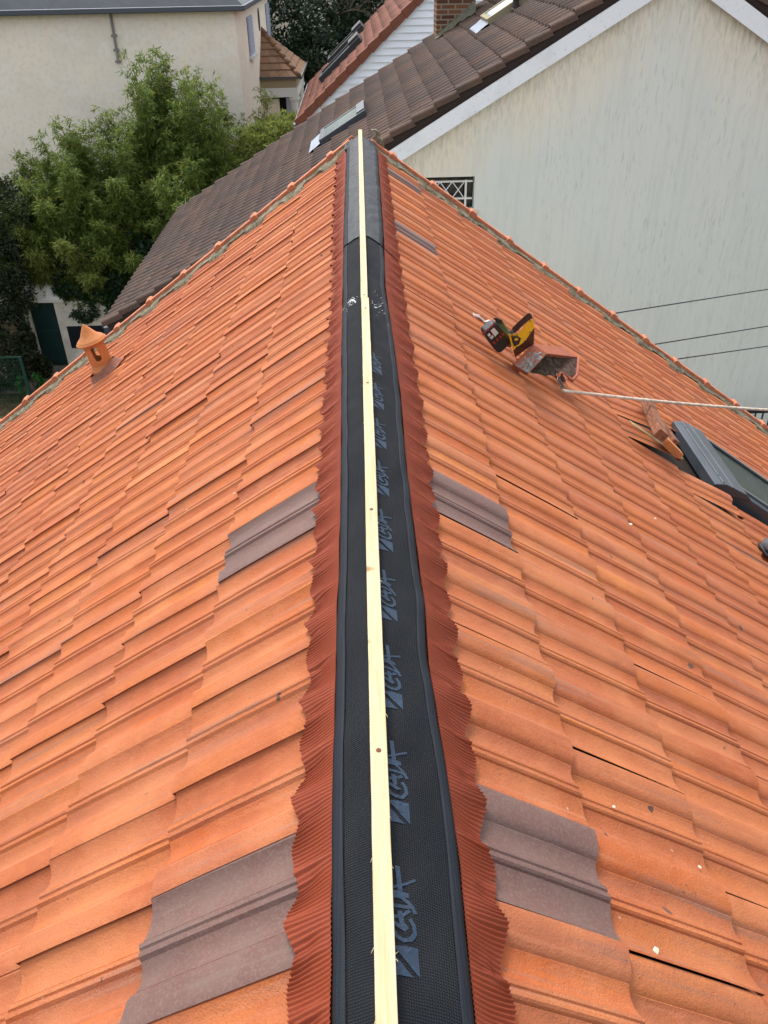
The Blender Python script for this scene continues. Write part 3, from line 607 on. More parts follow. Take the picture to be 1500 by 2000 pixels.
for sg in (-1,1):
    V=[];Fq=[]; nc=int(LB_/gB)+1
    wt=.42; ribs=2; ntile=int((YB-YG)/wt)+1
    us=[]; hh=[]
    for r_ in range(ribs):
        for (a_,h_) in ((0,-.014),(.07,-.012),(.15,.020),(.42,.034),(.70,.028),(.83,.012),(.90,-.012)): us.append((r_+a_)/ribs); hh.append(h_)
    us.append(1);hh.append(0); us=np.array(us);hh=np.array(hh); nu=len(us)
    for c in range(nc):
        dl=LB_-c*gB+.02; dt=max(.0,dl-gB-.04); off=(c%2)*wt*.5
        for k in range(-1,ntile+1):
            ya=YG+.02+k*wt-off; yb=ya+wt-.004
            if yb<=YG+.05 or ya>=YB: continue
            jit=rnd.gauss(0,.002); jd=rnd.gauss(0,.005)
            ys=np.clip(ya+us*(yb-ya),YG+.02,YB)
            b0=len(V)
            for (d_,tl,hm) in ((dt,-.032,1),(dl+jd,.0,1),(dl+jd+.001,-.030,0)):
                for y_,h_ in zip(ys,hh): V.append(BS(sg,d_,float(y_),.03+tl+h_*hm+jit))
            for j in range(2):
                for i in range(nu-1):
                    q=(b0+j*nu+i,b0+j*nu+i+1,b0+(j+1)*nu+i+1,b0+(j+1)*nu+i); Fq.append(q if sg<0 else q[::-1])
    rs=fast('roof',np.array(V),np.array(Fq),m_brown,hb)
    if sg<0: roofB=rs
    t=MB(); t.box(0,LB_,YG-.05,YB,-.10,.0,lambda d,y,n:BS(sg,d,y,n)); t.build('roof_deck',mat('dark fascia',(.035,.025,.022),.8,.2,bump=[(30,.005,1)]),rs)
    # rounded verge tiles
    for ys_,lab in ((YG-.02,1),(YB+.0,1)):
        for c in range(nc):
            dl=LB_-c*gB+.03; dt=max(0,dl-gB)
            t=MB(); pts=[]
            for (d_,n_) in ((dt,.008),(dl,.048)):
                for k in range(9):
                    th=math.pi*k/8; pts.append(BS(sg,d_,ys_-.062*math.cos(th),n_+.036*math.sin(th)-.01))
                pts.append(BS(sg,d_,ys_+.062,n_-.05)); pts.append(BS(sg,d_,ys_-.062,n_-.06))
            t.hexa(pts[:11],pts[11:]); t.build('verge_tile',m_brown,rs)
    t=MB(); t.hexa([BS(sg,0,YG-.075,-.13),BS(sg,LB_+.02,YG-.075,-.13),BS(sg,LB_+.02,YG-.075,-.30),BS(sg,0,YG-.075,-.32)],[BS(sg,0,YG-.052,-.13),BS(sg,LB_+.02,YG-.052,-.13),BS(sg,LB_+.02,YG-.052,-.30),BS(sg,0,YG-.052,-.32)])
    t.build('barge_board',mat('white painted board',(.80,.83,.87),.6,.3,noise=[(2,(.66,.68,.70),.6,.5,.7),(25,(.40,.40,.38),.35,.58,.7)]),rs)
    t=MB(); t.box(0,LB_+.01,YG-.045,YG-.03,-.155,-.101,lambda d,y,n:BS(sg,d,y,n)); t.build('dark_trim',mat('brown trim',(.035,.022,.018),.8,.2),rs)
# gutter on the left eave
t=MB()
def gut(u,v):
    th=math.pi*(1+v); p=BS(-1,LB_+.05,0,-.03); return (p[0]+.06*math.cos(th)-.01,YG+.05+u*(YB-YG-.05),p[2]+.06*math.sin(th))
t.grid(gut,2,8); t.build('gutter',mat('zinc gutter',(.20,.23,.25),.45,.5,.5),roofB,smooth=True,solid=.004)
t=MB(); px_=BS(-1,LB_,0,-.1); t.box(px_[0]-.10,px_[0]+.02,YG-.02,YG+.10,px_[2]-.10,px_[2]+.02); t.tube([(px_[0]+.0,YG+.05,px_[2]-.1),(px_[0]+.35,YG+.2,px_[2]-.4),(px_[0]+.35,YG+.2,GZ)],.045,10); t.build('downpipe',m_fl,hb)
# walls: gable with a window hole
m_gab=mat('streaked cream render',(.40,.385,.33),.95,.1,bump=[(70,.004,1),(200,.002,1)])
def gablenodes(M):
    n,L,B=nodes(M); N=n.new; tc=N('ShaderNodeTexCoord'); sep=N('ShaderNodeSeparateXYZ'); L(tc.outputs['Object'],sep.inputs[0])
    def mth(op,a,b=None):
        x=N('ShaderNodeMath'); x.operation=op
        for i,q in enumerate((a,b)):
            if q is None: continue
            if isinstance(q,(int,float)): x.inputs[i].default_value=q
            else: L(q,x.inputs[i])
        return x.outputs[0]
    # depth below the rake: (RZ - |x-RX| tan) - z
    dep=mth('SUBTRACT',mth('SUBTRACT',RZ,mth('MULTIPLY',mth('ABSOLUTE',mth('SUBTRACT',sep.outputs[0],RX)),math.tan(PB))),sep.outputs[2])
    def nse(sc,st,det=5,rg=.6):
        mp=N('ShaderNodeMapping'); mp.inputs['Scale'].default_value=st; L(tc.outputs['Object'],mp.inputs[0]); q=N('ShaderNodeTexNoise'); q.inputs['Scale'].default_value=sc; q.inputs['Detail'].default_value=det; q.inputs['Roughness'].default_value=rg; L(mp.outputs[0],q.inputs[0]); return q.outputs[0]
    def rng(v,a,b,c=0,d=1):
        q=N('ShaderNodeMapRange'); q.inputs[1].default_value=a; q.inputs[2].default_value=b; q.inputs[3].default_value=c; q.inputs[4].default_value=d; L(v,q.inputs[0]); return q.outputs[0]
    dep2=mth('ADD',dep,mth('MULTIPLY',mth('SUBTRACT',nse(1.3,(1,1,.35)),.5),1.6))
    wash=rng(dep2,.55,1.45)
    def mixc(f,a,b):
        x=N('ShaderNodeMix'); x.data_type='RGBA'; L(f,x.inputs['Factor'])
        for i,q in ((6,a),(7,b)):
            if isinstance(q,tuple): x.inputs[i].default_value=(*q,1)
            else: L(q,x.inputs[i])
        return x.outputs[2]
    c=mixc(wash,(.78,.72,.60),(.665,.695,.655))
    c=mixc(mth('MULTIPLY',rng(nse(1.1,(1,1,.22)),.42,.64),.3),c,(.75,.755,.70))
    st=rng(nse(38,(1,1,.16),3,.6),.565,.66); zone=rng(nse(1.1,(1,1,.4)),.44,.60,.12,1)
    c=mixc(mth('MULTIPLY',mth('MULTIPLY',st,zone),.26),c,(.30,.30,.26))
    c=mixc(mth('MULTIPLY',rng(nse(14,(1,1,.07),5,.7),.48,.66),.27),c,(.50,.52,.48))
    top=mth('MULTIPLY',rng(dep,.25,1.0,1,0),rng(nse(30,(1,1,.22),3,.6),.45,.62)); c=mixc(mth('MULTIPLY',top,.36),c,(.24,.215,.15))
    L(c,B.inputs['Base Color'])
gablenodes(m_gab)
wx0,wx1,wz0,wz1=.35,1.465,-1.83,-1.41
xl,xr=RX-LB_*CB+.25,RX+LB_*CB-.25
def rk(x): return RZ-.13-abs(x-RX)*math.tan(PB)
t=MB(); Yw=YG+.03
def gp(pts): t.hexa([(x,Yw,z) for x,z in pts],[(x,Yw+.25,z) for x,z in pts])
gp([(xl,GZ),(wx0,GZ),(wx0,rk(wx0)),(xl,rk(xl))]); gp([(wx0,GZ),(wx1,GZ),(wx1,wz0),(wx0,wz0)]); gp([(wx0,wz1),(wx1,wz1),(wx1,rk(wx1)),(wx0,rk(wx0))]); gp([(wx1,GZ),(xr,GZ),(xr,rk(xr)),(RX,rk(RX)),(wx1,rk(wx1))])
t.build('gable_wall',m_gab,hb)
t=MB(); t.box(xl,xl+.25,Yw+.251,YB-.2,GZ,rk(xl)-.1); t.box(xr-.25,xr,Yw+.251,YB-.2,GZ,rk(xr)-.1); t.box(xl,xr,YB-.2,YB-.05,GZ,rk(xl)); t.build('side_wall',m_cream,hb)
wn=MB(); wn.box(wx0,wx1,Yw+.16,Yw+.17,wz0,wz1); wf=wn.build('window',mat('dark window',(.012,.014,.016),.2,.5),hb)
m_wht=mat('white painted metal',(.68,.68,.66),.5,.4)
t=MB(); yl=Yw+.05
t.box(wx0,wx1-.02,yl-.012,yl+.012,wz1-.075,wz1-.055); t.box(wx0,wx1-.02,yl-.012,yl+.012,wz0+.13,wz0+.15); t.box(wx1-.12,wx1-.095,yl-.014,yl+.014,wz0,wz1-.05)
za,zb=wz0+.15,wz1-.075
for k in range(6):
    xa=wx1-.13-k*.16
    t.tube([(xa,yl,za),(xa-.15,yl,zb)],.007,6); t.tube([(xa-.15,yl,za),(xa,yl,zb)],.007,6)
t.build('lattice',m_wht,wf)
t=MB(); t.box(wx0,wx1+.06,Yw-.04,Yw+.16,wz0-.07,wz0-.005); t.build('sill',mat('pale sill',(.55,.52,.45),.8,.2),wf)
# roof windows of that house
def bpt(x,y,n=.05):  # d,y on its left slope
    q=hit(x,y,(-SB,0,CB),float(np.dot((-SB,0,CB),(RX,0,RZ)))+n); return ((RX-q[0])/CB-0*n,float(q[1]))
def bwin(corners_px,par,glassm,framem,h=.09,label=None):
    da,db,ya,yb=corners_px
    t=MB(); f=lambda d,y,n:BS(-1,d,y,n)
    t.box(da,db,ya,ya+.06,.0,h,f); t.box(da,db,yb-.06,yb,.0,h,f); t.box(da,da+.14,ya+.061,yb-.061,.0,h+.02,f); t.box(db-.07,db,ya+.061,yb-.061,0,h,f); w_=t.build('skylight',framem,par,bevel=.008)
    if label: w_['label']=label
    t=MB(); t.box(da+.14,db-.07,ya+.061,yb-.061,.05,h-.01,f); t.build('pane',glassm,w_)
    t=MB()
    def fl_(u,v): return BS(-1,db+.0+v*.22,ya-.02+u*(yb-ya+.04),.055+.02*(1-v)+.012*nz(u*12,v*3,ya))
    t.grid(fl_,26,6); t.build('flashing',mat('bluish white flashing',(.24,.28,.34),.5,.4,noise=[(20,(.30,.34,.40),.6,.45,.6)]),w_,smooth=True)
    return w_
bwin((4.18,5.0,13.5,14.4),roofB,m_glassP,m_fl,.12,'grey framed roof window low on the brown slope')
bwin((1.2,2.05,14.1,14.9),roofB,m_glassP,mat('cream frame',(.26,.23,.14),.7,.3),.13,'cream framed roof window by the small flue')
q=bpt(1008,18,.03); base=Vector(BS(-1,q[0],q[1],.02)); t=MB(); M_=Matrix.Translation(base)
t.lathe([(.07,-.05),(.07,.02),(.045,.03),(.045,.13),(.06,.135),(.06,.15),(.035,.19),(0,.20)],14,M_); t.build('flue_cap',mat('dark flue',(.05,.04,.038),.7,.3),roofB,auto=40)
# chimney
bq=atY(852,68,16.4); 
m_br=mat('brick',(.2,.1,.06),.9,.1)
def brick(M,a,b,c,mo,sc,bw,rh):
    n,L,B=nodes(M); N=n.new; tc=N('ShaderNodeTexCoord'); mp=N('ShaderNodeMapping'); mp.inputs['Rotation'].default_value=(R(90),0,0); L(tc.outputs['Object'],mp.inputs[0])
    t_=N('ShaderNodeTexBrick'); t_.inputs['Color1'].default_value=(*a,1); t_.inputs['Color2'].default_value=(*b,1); t_.inputs['Mortar'].default_value=(*mo,1); t_.inputs['Scale'].default_value=sc; t_.inputs['Brick Width'].default_value=bw; t_.inputs['Row Height'].default_value=rh; t_.inputs['Mortar Size'].default_value=.012; L(mp.outputs[0],t_.inputs[0]); L(t_.outputs[0],B.inputs['Base Color'])
    bp=N('ShaderNodeBump'); bp.inputs['Distance'].default_value=.01; bp.invert=True; L(t_.outputs[1],bp.inputs['Height']); L(bp.outputs[0],B.inputs['Normal'])
brick(m_br,(.20,.09,.050),(.085,.042,.030),None,(.27,.22,.16),1,.24,.075)
x0_=float(bq[0]); x1_=x0_+.66; yc=16.4
t=MB(); t.box(x0_,x1_,yc,yc+.6,float(bq[2])-.4,1.6); ch=t.build('chimney',m_br,roofB)
t=MB(); t.box(x0_-.06,x1_+.06,yc-.06,yc+.66,1.601,1.72); t.lathe([(.11,1.72),(.10,2.0)],14,Matrix.Translation((x0_+.36,yc+.3,0))); t.build('chimney_cap',m_mortar,ch)
def mfl(u,v):
    x=x0_-.02+u*(x1_-x0_+.02); z=RZ+.06-(RX-x)*math.tan(PB)+.16*(1-v)*(.3+u*.7)+.04*nz(u*6,v,1); return (x,yc-.005-.10*v**1.5+.01*nz(u*9,v*3,2),z)
t=MB(); t.grid(mfl,24,8); t.build('mortar_fillet',mat('grey green mortar',(.17,.165,.12),.95,.1,noise=[(20,(.10,.10,.07),.7,.4,.6)],bump=[(40,.012,1)]),ch,smooth=True)
# ------------------------------------------------------------------ white clad house
hc=thing('house','white boarded gable house with steep red brown roof and long dark roof windows','house')
CY0,CY1=23.,30.5; c0=atY(579,240,CY0); c1=atY(813,0,CY0); PC=math.atan2(c1[2]-c0[2],c1[0]-c0[0]); CC,SC=math.cos(PC),math.sin(PC)
CXA=float(c0[0])+4.4; CZA=float(c0[2])+4.4*math.tan(PC); LC=4.4/CC
def CS(sg,d,y,n): return (CXA+sg*(d*CC+n*SC),y,CZA-d*SC+n*CC)
RBs=[(.17,.060,.038),(.21,.075,.045),(.15,.055,.038),(.24,.09,.055),(.19,.07,.045)]
m_rb=mat('red brown flat tile',RBs[0],.85,.2,isl=RBs,noise=[(5,(.12,.06,.045),.5,.45,.65)],bump=[(40,.01,1)])
for sg in (-1,1):
    V=[];Fq=[]; gg=.30
    for c in range(int(LC/gg)+1):
        dl=LC-c*gg; dt=max(0,dl-gg-.02)
        for k in range(int((CY1-CY0)/.27)+1):
            ya=CY0+.2+k*.27+(c%2)*.13; yb=min(ya+.262,CY1)
            if ya>=CY1: continue
            j=rnd.gauss(0,.004); b0=len(V)
            V+=[CS(sg,dt,ya,.01),CS(sg,dt,yb,.01),CS(sg,dl,yb,.045+j),CS(sg,dl,ya,.045+j),CS(sg,dl,yb,.01),CS(sg,dl,ya,.01)]
            Fq+=[(b0,b0+1,b0+2,b0+3),(b0+3,b0+2,b0+4,b0+5)]
    rs=fast('roof',np.array(V),np.array(Fq),m_rb,hc)
    if sg<0: roofC=rs
    t=MB(); t.box(0,LC,CY0,CY1,-.12,.0,lambda d,y,n:CS(sg,d,y,n)); t.build('roof_deck',mat('dark board',(.10,.04,.03),.8,.2),rs)
    for c in range(int(LC/.36)+1):
        dl=LC-c*.36+.02; dt=max(0,dl-.37); t=MB(); t.hexa([CS(sg,dt,CY0-.03,-.12),CS(sg,dt,CY0-.03,.05),CS(sg,dt,CY0+.2,.05),CS(sg,dt,CY0+.2,-.02)],[CS(sg,dl,CY0-.045,-.14),CS(sg,dl,CY0-.045,.08),CS(sg,dl,CY0+.2,.08),CS(sg,dl,CY0+.2,-.02)]); t.build('verge_tile',m_rb,rs,bevel=.01)
t=MB(); p=CS(-1,LC+.03,0,-.02); t.box(p[0]-.07,p[0]-.01,CY0-.05,CY1,p[2]-.07,p[2]+.0); t.build('gutter',mat('zinc gutter grey',(.12,.14,.17),.5,.5,.4),roofC)
m_clad=mat('white boards',(.82,.86,.92),.6,.3,noise=[(2,(.74,.77,.82),.6,.4,.65)])
t=MB(); zb_=CZA-.15; z_=GZ; 
while z_<zb_:
    z2=min(z_+.155,zb_)
    def xs(z): return (zb_-z)/math.tan(PC)
    xa_=min(4.15,xs(z_)); xb_=min(4.15,xs(z2))
    if z_>-6: t.hexa([(CXA-xa_,CY0+.05,z_),(CXA+xa_,CY0+.05,z_),(CXA+xb_,CY0+.10,z2),(CXA-xb_,CY0+.10,z2)],[(CXA-xa_,CY0+.2,z_),(CXA+xa_,CY0+.2,z_),(CXA+xb_,CY0+.2,z2),(CXA-xb_,CY0+.2,z2)])
    z_=z2 
t.build('boarded_gable',m_clad,hc)
t=MB(); t.box(CXA-4.15,CXA+4.15,CY0+.21,CY1-.2,GZ,CZA-4.15*math.tan(PC)-.2); t.build('wall',m_cream,hc)
def cpt(x,y,n=.08):
    q=hit(x,y,(-SC,0,CC),float(np.dot((-SC,0,CC),(CXA,0,CZA)))+n); return ((CXA-q[0])/CC,float(q[1]))
for (a_,b_) in (((630,152),(708,68)),((645,122),(712,42))):
    qa,qb=cpt(*a_),cpt(*b_); ym=(qa[1]+qb[1])/2; f=lambda d,y,n:CS(-1,d,y,n); da,db=qb[0],qa[0]
    t=MB(); t.box(da,db,ym-.60,ym-.50,.02,.17,f); t.box(da,db,ym+.50,ym+.60,.02,.17,f); t.box(db-.08,db,ym-.5,ym+.5,.02,.16,f); t.box(da,da+.35,ym-.5,ym+.5,.02,.24,f); w_=t.build('skylight',mat('dark window frame',(.028,.03,.034),.5,.4),roofC,bevel=.01)
    t=MB(); t.box(da+.35,db-.08,ym-.50,ym+.50,.08,.13,f); t.build('pane',m_glass,w_)
# ------------------------------------------------------------------ big cream house, far left
ha=thing('house','large pale cream rendered house behind the bamboo with blue grey shutters','house')
AY0,AY1=26.,37.4; XA=-3.28; AZ=-.30
m_ra=mat('pale cream render',(.90,.81,.67),.95,.1,noise=[(.55,(.76,.70,.61),.6,.42,.6),(2.6,(.88,.82,.73),.7,.47,.60),(9,(.72,.65,.55),.4,.5,.62)],bump=[(25,.01,1)])
t=MB(); t.box(-16,XA,AY0,AY1,GZ,AZ); t.build('wall',m_ra,ha)
m_slate=mat('dark zinc roof',(.032,.038,.050),.5,.5,.2,noise=[(3,(.045,.055,.07),.6,.4,.6)])
t=MB(); t.hexa([(-16.4,AY0-.3,AZ+.10),(XA+.28,AY0-.3,AZ+.10),(XA+.28,AY1+.3,AZ+.10),(-16.4,AY1+.3,AZ+.10)],[(-16.4,AY0+2.,AZ+2.6),(XA-2.4,AY0+2.,AZ+2.6),(XA-2.4,AY1-2,AZ+2.6),(-16.4,AY1-2,AZ+2.6)]); ra_=t.build('roof',m_slate,ha)
t=MB(); t.box(-16.4,XA+.30,AY0-.38,AY0-.26,AZ-.02,AZ+.11); t.box(XA+.18,XA+.32,AY0-.25,AY1+.3,AZ-.02,AZ+.11); t.build('gutter',mat('dark gutter',(.07,.08,.10),.5,.5,.3),ra_,bevel=.02)
t=MB(); t.box(-16.4,XA+.15,AY0-.255,AY0-.002,AZ+.02,AZ+.09); t.build('soffit',mat('grey soffit',(.25,.25,.25),.8,.2),ra_)
pa=atY(212,6,AY0-.05); pb_=atY(231,120,AY0-.05)
t=MB(); t.tube([pa,pb_],.035,8); 
for f_ in (.55,.8,1): c=Vector(pa).lerp(Vector(pb_),f_); t.box(c.x-.07,c.x+.07,c.y-.05,c.y+.04,c.z-.03,c.z+.03)
t.build('drain_pipe',mat('grey pipe',(.22,.21,.20),.6,.3),ha)
m_shut=mat('blue grey shutters',(.42,.47,.58),.6,.3)
def sidewin(pxs,par):
    a_=[atX(x,y,XA) for x,y in pxs]; ya=min(p[1] for p in a_); yb=max(p[1] for p in a_); z0=min(p[2] for p in a_); z1=max(p[2] for p in a_)
    return ya,yb,z0,z1
for (tp,bt) in (((487,30),(489,108)),((521,6),(524,80))):
    a_=atX(*tp,XA); b_=atX(*bt,XA); yc_=float(a_[1]+b_[1])/2; z1=float(a_[2]); z0=float(b_[2])
    t=MB(); t.box(XA-.02,XA+.012,yc_-.55,yc_+.55,z0,z1); wi=t.build('window',mat('dark pane',(.02,.025,.03),.2,.5),ha)
    t=MB()
    for s_ in (-1,1):
        t.box(XA+.013,XA+.06,yc_+s_*.56-.02*s_-(.52 if s_>0 else 0)+ (0 if s_>0 else 0),yc_+s_*.56+(.0 if s_>0 else .52),z0,z1)
        for k in range(10): zz=z0+.08+(z1-z0-.16)*k/9; t.box(XA+.061,XA+.075,min(yc_+s_*.05,yc_+s_*.5),max(yc_+s_*.05,yc_+s_*.5),zz-.02,zz+.02)
    t.build('shutter',m_shut,wi)
    t=MB(); t.box(XA+.013,XA+.14,yc_-.62,yc_+.62,z0-.10,z0-.005); t.build('sill',m_wht,wi)
t=MB(); oc=atX(505,38,XA); 
ovp=[(XA,float(oc[1])+.22*math.cos(k/16*6.283),float(oc[2])+.34*math.sin(k/16*6.283)) for k in range(16)]
t.hexa(ovp,[(p[0]+.02,p[1],p[2]) for p in ovp]); t.build('oval_vent',mat('dark vent',(.05,.04,.03),.8,.2),ha)
# porch
por=thing('porch','small porch with tan tiled hip roof on white round columns','porch')
pc=atX(507,152,XA); py0=float(pc[1]); pz_=float(pc[2]); 
q=hit(585,160,(0,1,0),py0); pxr=float(q[0]); ptop=atX(506,80,XA); pzt=float(ptop[2]); ptm=float(ptop[1])
print('porch',py0,pz_,pxr,ptop)
py1=py0+2*(2.0)
m_tan=mat('tan tile',(.22,.13,.08),.85,.2,isl=[(.21,.120,.070),(.25,.145,.085),(.18,.105,.065),(.24,.150,.095)],noise=[(8,(.2,.11,.06),.5,.45,.65)],bump=[(40,.01,1)])
ym_=(py0+py1)/2
# front face: courses as stepped bands from eave to apex at the wall
apx=(XA,py0+1.9,pz_+1.25)
E0,E1,E2,E3=(XA,py0,pz_),(pxr,py0,pz_),(pxr,py1,pz_),(XA,py1,pz_)
def band(t,a,b,c,n_,th=.035,alongs=1):
    a,b,c=Vector(a),Vector(b),Vector(c); nr=(b-a).cross(c-a).normalized()
    if nr.z<0: nr=-nr
    for i in range(n_):
        f0=i/n_; f1=min(1,(i+1.12)/n_); l0,r0_=a.lerp(c,f0),b.lerp(c,f0); l1,r1=a.lerp(c,f1),b.lerp(c,f1)
        m_=max(1,int((r0_-l0).length/.30)) if alongs else 1
        for k in range(m_):
            g0,g1=k/m_+.0,(k+.97)/m_; p=[l0.lerp(r0_,g0)+nr*th,l0.lerp(r0_,g1)+nr*th,l1.lerp(r1,g1)+nr*.004,l1.lerp(r1,g0)+nr*.004,l0.lerp(r0_,g0),l0.lerp(r0_,g1)]
            t.add(p,[(0,1,2,3),(4,5,1,0)])
t=MB(); band(t,E0,E1,apx,7); band(t,E1,E2,apx,7); band(t,E2,E3,apx,7); pr_=t.build('roof',m_tan,por)
for e_ in (E1,):
    a_,b_=Vector(e_),Vector(apx); t=MB()
    for k in range(8):
        p,q2=a_.lerp(b_,k/8),a_.lerp(b_,(k+1.1)/8); t.tube([p+Vector((0,0,.03)),q2+Vector((0,0,.02))],[.085,.065],10)
    t.build('hip_tile',m_tan,pr_,smooth=True)
t=MB(); t.box(XA+.001,pxr-.02,py0-.09,py0-.01,pz_-.06,pz_+.03); t.box(pxr+.01,pxr+.09,py0-.09,py1,pz_-.06,pz_+.03); t.build('gutter',mat('brown gutter',(.08,.07,.065),.5,.4),pr_)
t=MB(); t.box(XA+.001,pxr-.12,py0+.06,py1-.06,pz_-.32,pz_-.061); t.build('frieze',mat('beige frieze',(.38,.30,.19),.8,.2),por)
t=MB(); t.box(XA+.001,pxr-.08,py0+.02,py0+.30,pz_-.60,pz_-.321); t.box(pxr-.36,pxr-.08,py0+.301,py1,pz_-.60,pz_-.321); t.build('beam',m_wht,por)
for cy_ in (py0+.2,py1-.25):
    t=MB(); t.lathe([(.17,GZ),(.17,GZ+.2),(.13,GZ+.25),(.115,pz_-.9),(.13,pz_-.82),(.12,pz_-.8),(.15,pz_-.72),(.18,pz_-.68),(.18,pz_-.601)],18,Matrix.Translation((pxr-.22,cy_,0))); t.build('column',m_wht,por,auto=35)
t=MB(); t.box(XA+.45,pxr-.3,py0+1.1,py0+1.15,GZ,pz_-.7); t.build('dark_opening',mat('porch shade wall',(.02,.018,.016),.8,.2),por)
t=MB(); t.box(XA+.75,XA+1.05,py0+.9,py0+.95,pz_-2.0,pz_-.75); t.build('shutter',m_shut,por)
t=MB(); t.box(XA+.03,XA+.55,py0+.4,py0+.5,GZ,pz_-.7); t.build('pier',m_ra,por)
t=MB(); t.box(XA+1.0,pxr-.35,py0+.3,py0+.42,GZ,pz_-2.3); t.build('parapet',m_ra,por)
# ------------------------------------------------------------------ garden wall with green door, fence
gw=thing('garden_wall','white rendered garden wall with dark green door under the ivy','wall')
WY=21.9
wa=atY(35,585,WY); wb=atY(60,590,WY); 
zt_=float(atY(50,592,WY)[2]); xL=float(atY(40,590,WY)[0]); dx0=float(atY(52,592,WY)[0]); dx1=float(atY(104,592,WY)[0])
m_w2=mat('white garden render',(.80,.75,.66),.95,.1,noise=[(1.5,(.52,.49,.42),.6,.42,.62),(8,(.45,.42,.34),.4,.5,.65)],bump=[(30,.01,1)])
t=MB(); t.box(xL,dx0,WY,WY+.25,GZ,zt_+.02); t.box(dx1,-3.2,WY,WY+.25,GZ,zt_+.02); t.build('wall_face',m_w2,gw)
t=MB(); t.hexa([(xL-.06,WY-.08,zt_+.021),(dx1+.3,WY-.08,zt_+.021),(dx1+.3,WY+.5,zt_+.021),(xL-.06,WY+.5,zt_+.021)],[(xL-.06,WY-.08,zt_+.10),(dx1+.3,WY-.08,zt_+.10),(dx1+.3,WY+.21,zt_+.55),(xL+.25,WY+.21,zt_+.55)]); t.build('coping',mat('white coping',(.72,.71,.66),.8,.2,noise=[(5,(.55,.53,.46),.6,.5,.66)]),gw)
m_gd=mat('dark green door',(.006,.030,.030),.45,.4,noise=[(3,(.010,.040,.038),.5,.4,.6)])
t=MB(); t.box(dx0+.003,dx1-.003,WY+.10,WY+.15,GZ,zt_+.018); dr=t.build('door',m_gd,gw)
t=MB(); t.box(dx0+.02,dx1-.02,WY+.092,WY+.099,GZ+1.0,GZ+1.012); t.build('door_seam',mat('door seam',(.03,.07,.07),.5,.3),dr)
bx=atY(130,638,WY-.03); bx2=atY(141,680,WY-.03); 
t=MB(); t.box(float(bx[0]),float(bx[0])+1.55,WY-.03,WY-.003,float(bx2[2]),float(bx[2])); t.build('notice_panel',mat('navy panel',(.006,.009,.018),.4,.4),gw)
fe=thing('mesh_fence','green metal mesh fence among dark shrubs at lower left','fence')
m_gf=mat('green coated wire',(.008,.055,.038),.5,.4)
def fpt(x,y): return Vector(atY(x,y,19.6))
fa,fb=fpt(-30,699),fpt(38,696); zt2=float(fb.z); zb2=GZ
t=MB(); t.box(fb.x-.03,fb.x+.03,19.57,19.63,zb2,zt2); t.build('post',m_gf,fe); t=MB(); t.box(-13.5,-13.44,19.57,19.63,zb2,zt2); t.build('post',m_gf,fe)
t=MB(); t.box(-13.43,fb.x-.031,19.585,19.615,zt2-.04,zt2)
x=fb.x-.1
while x>-13.4: t.box(x-.003,x+.003,19.597,19.603,zb2,zt2-.041); x-=.06
for k in range(12): z=zb2+.1+k*.12; t.box(-13.43,fb.x-.03,19.604,19.609,z,z+.005) if z<zt2-.05 else None
t.build('wire_panel',m_gf,fe)
# railing by the right neighbour
ral=thing('railing','black metal railing showing below the verge at far right','railing')
ra0=atY(1455,802,10.6); zt3=float(ra0[2]); t=MB(); x0=float(ra0[0])-.3
t.box(x0,x0+3,10.58,10.62,zt3-.04,zt3); t.box(x0,x0+3,10.585,10.615,zt3-.95,zt3-.92); t.build('top_rail',m_dark,ral)
t=MB()
for k in range(27): xx=x0+.03+k*.11; t.box(xx-.009,xx+.009,10.59,10.61,zt3-.919,zt3-.041)
t.build('baluster_row',m_dark,ral)
t=MB(); t.box(x0-.1,x0+3.2,10.3,11.22,zt3-1.15,zt3-.96); t.build('balcony_slab',mat('grey slab',(.3,.3,.28),.9,.1),ral)
t=MB(); t.box(x0+.2,x0+.4,10.5,10.7,GZ,zt3-1.151); t.box(x0+2.6,x0+2.8,10.5,10.7,GZ,zt3-1.151); t.build('pillar',mat('grey pillar',(.3,.3,.28),.9,.1),ral)
# cables in front of the gable
m_cab=mat('black cable',(.03,.03,.032),.6,.3)
for i,(a_,b_,la) in enumerate((((1200,612),(1500,565),'uppermost thin black cable crossing in front of the streaked gable'),((1270,674),(1500,637),'middle thin black cable crossing in front of the streaked gable'),((1318,702),(1500,676),'lowest thin black cable crossing in front of the streaked gable'))):
    yy0,yy1=6.6,9.4; p,q=Vector(atY(*a_,yy0+.5)),Vector(atY(*b_,yy1)); d_=q-p; p0=p-d_*.35; q0=q+d_*2.2
    t=MB(); t.tube([p0.lerp(q0,k/20)-Vector((0,0,.0)) for k in range(21)],.006,6); o=t.build('cable',m_cab); tag(o,la,'cable','cables in front of the gable')
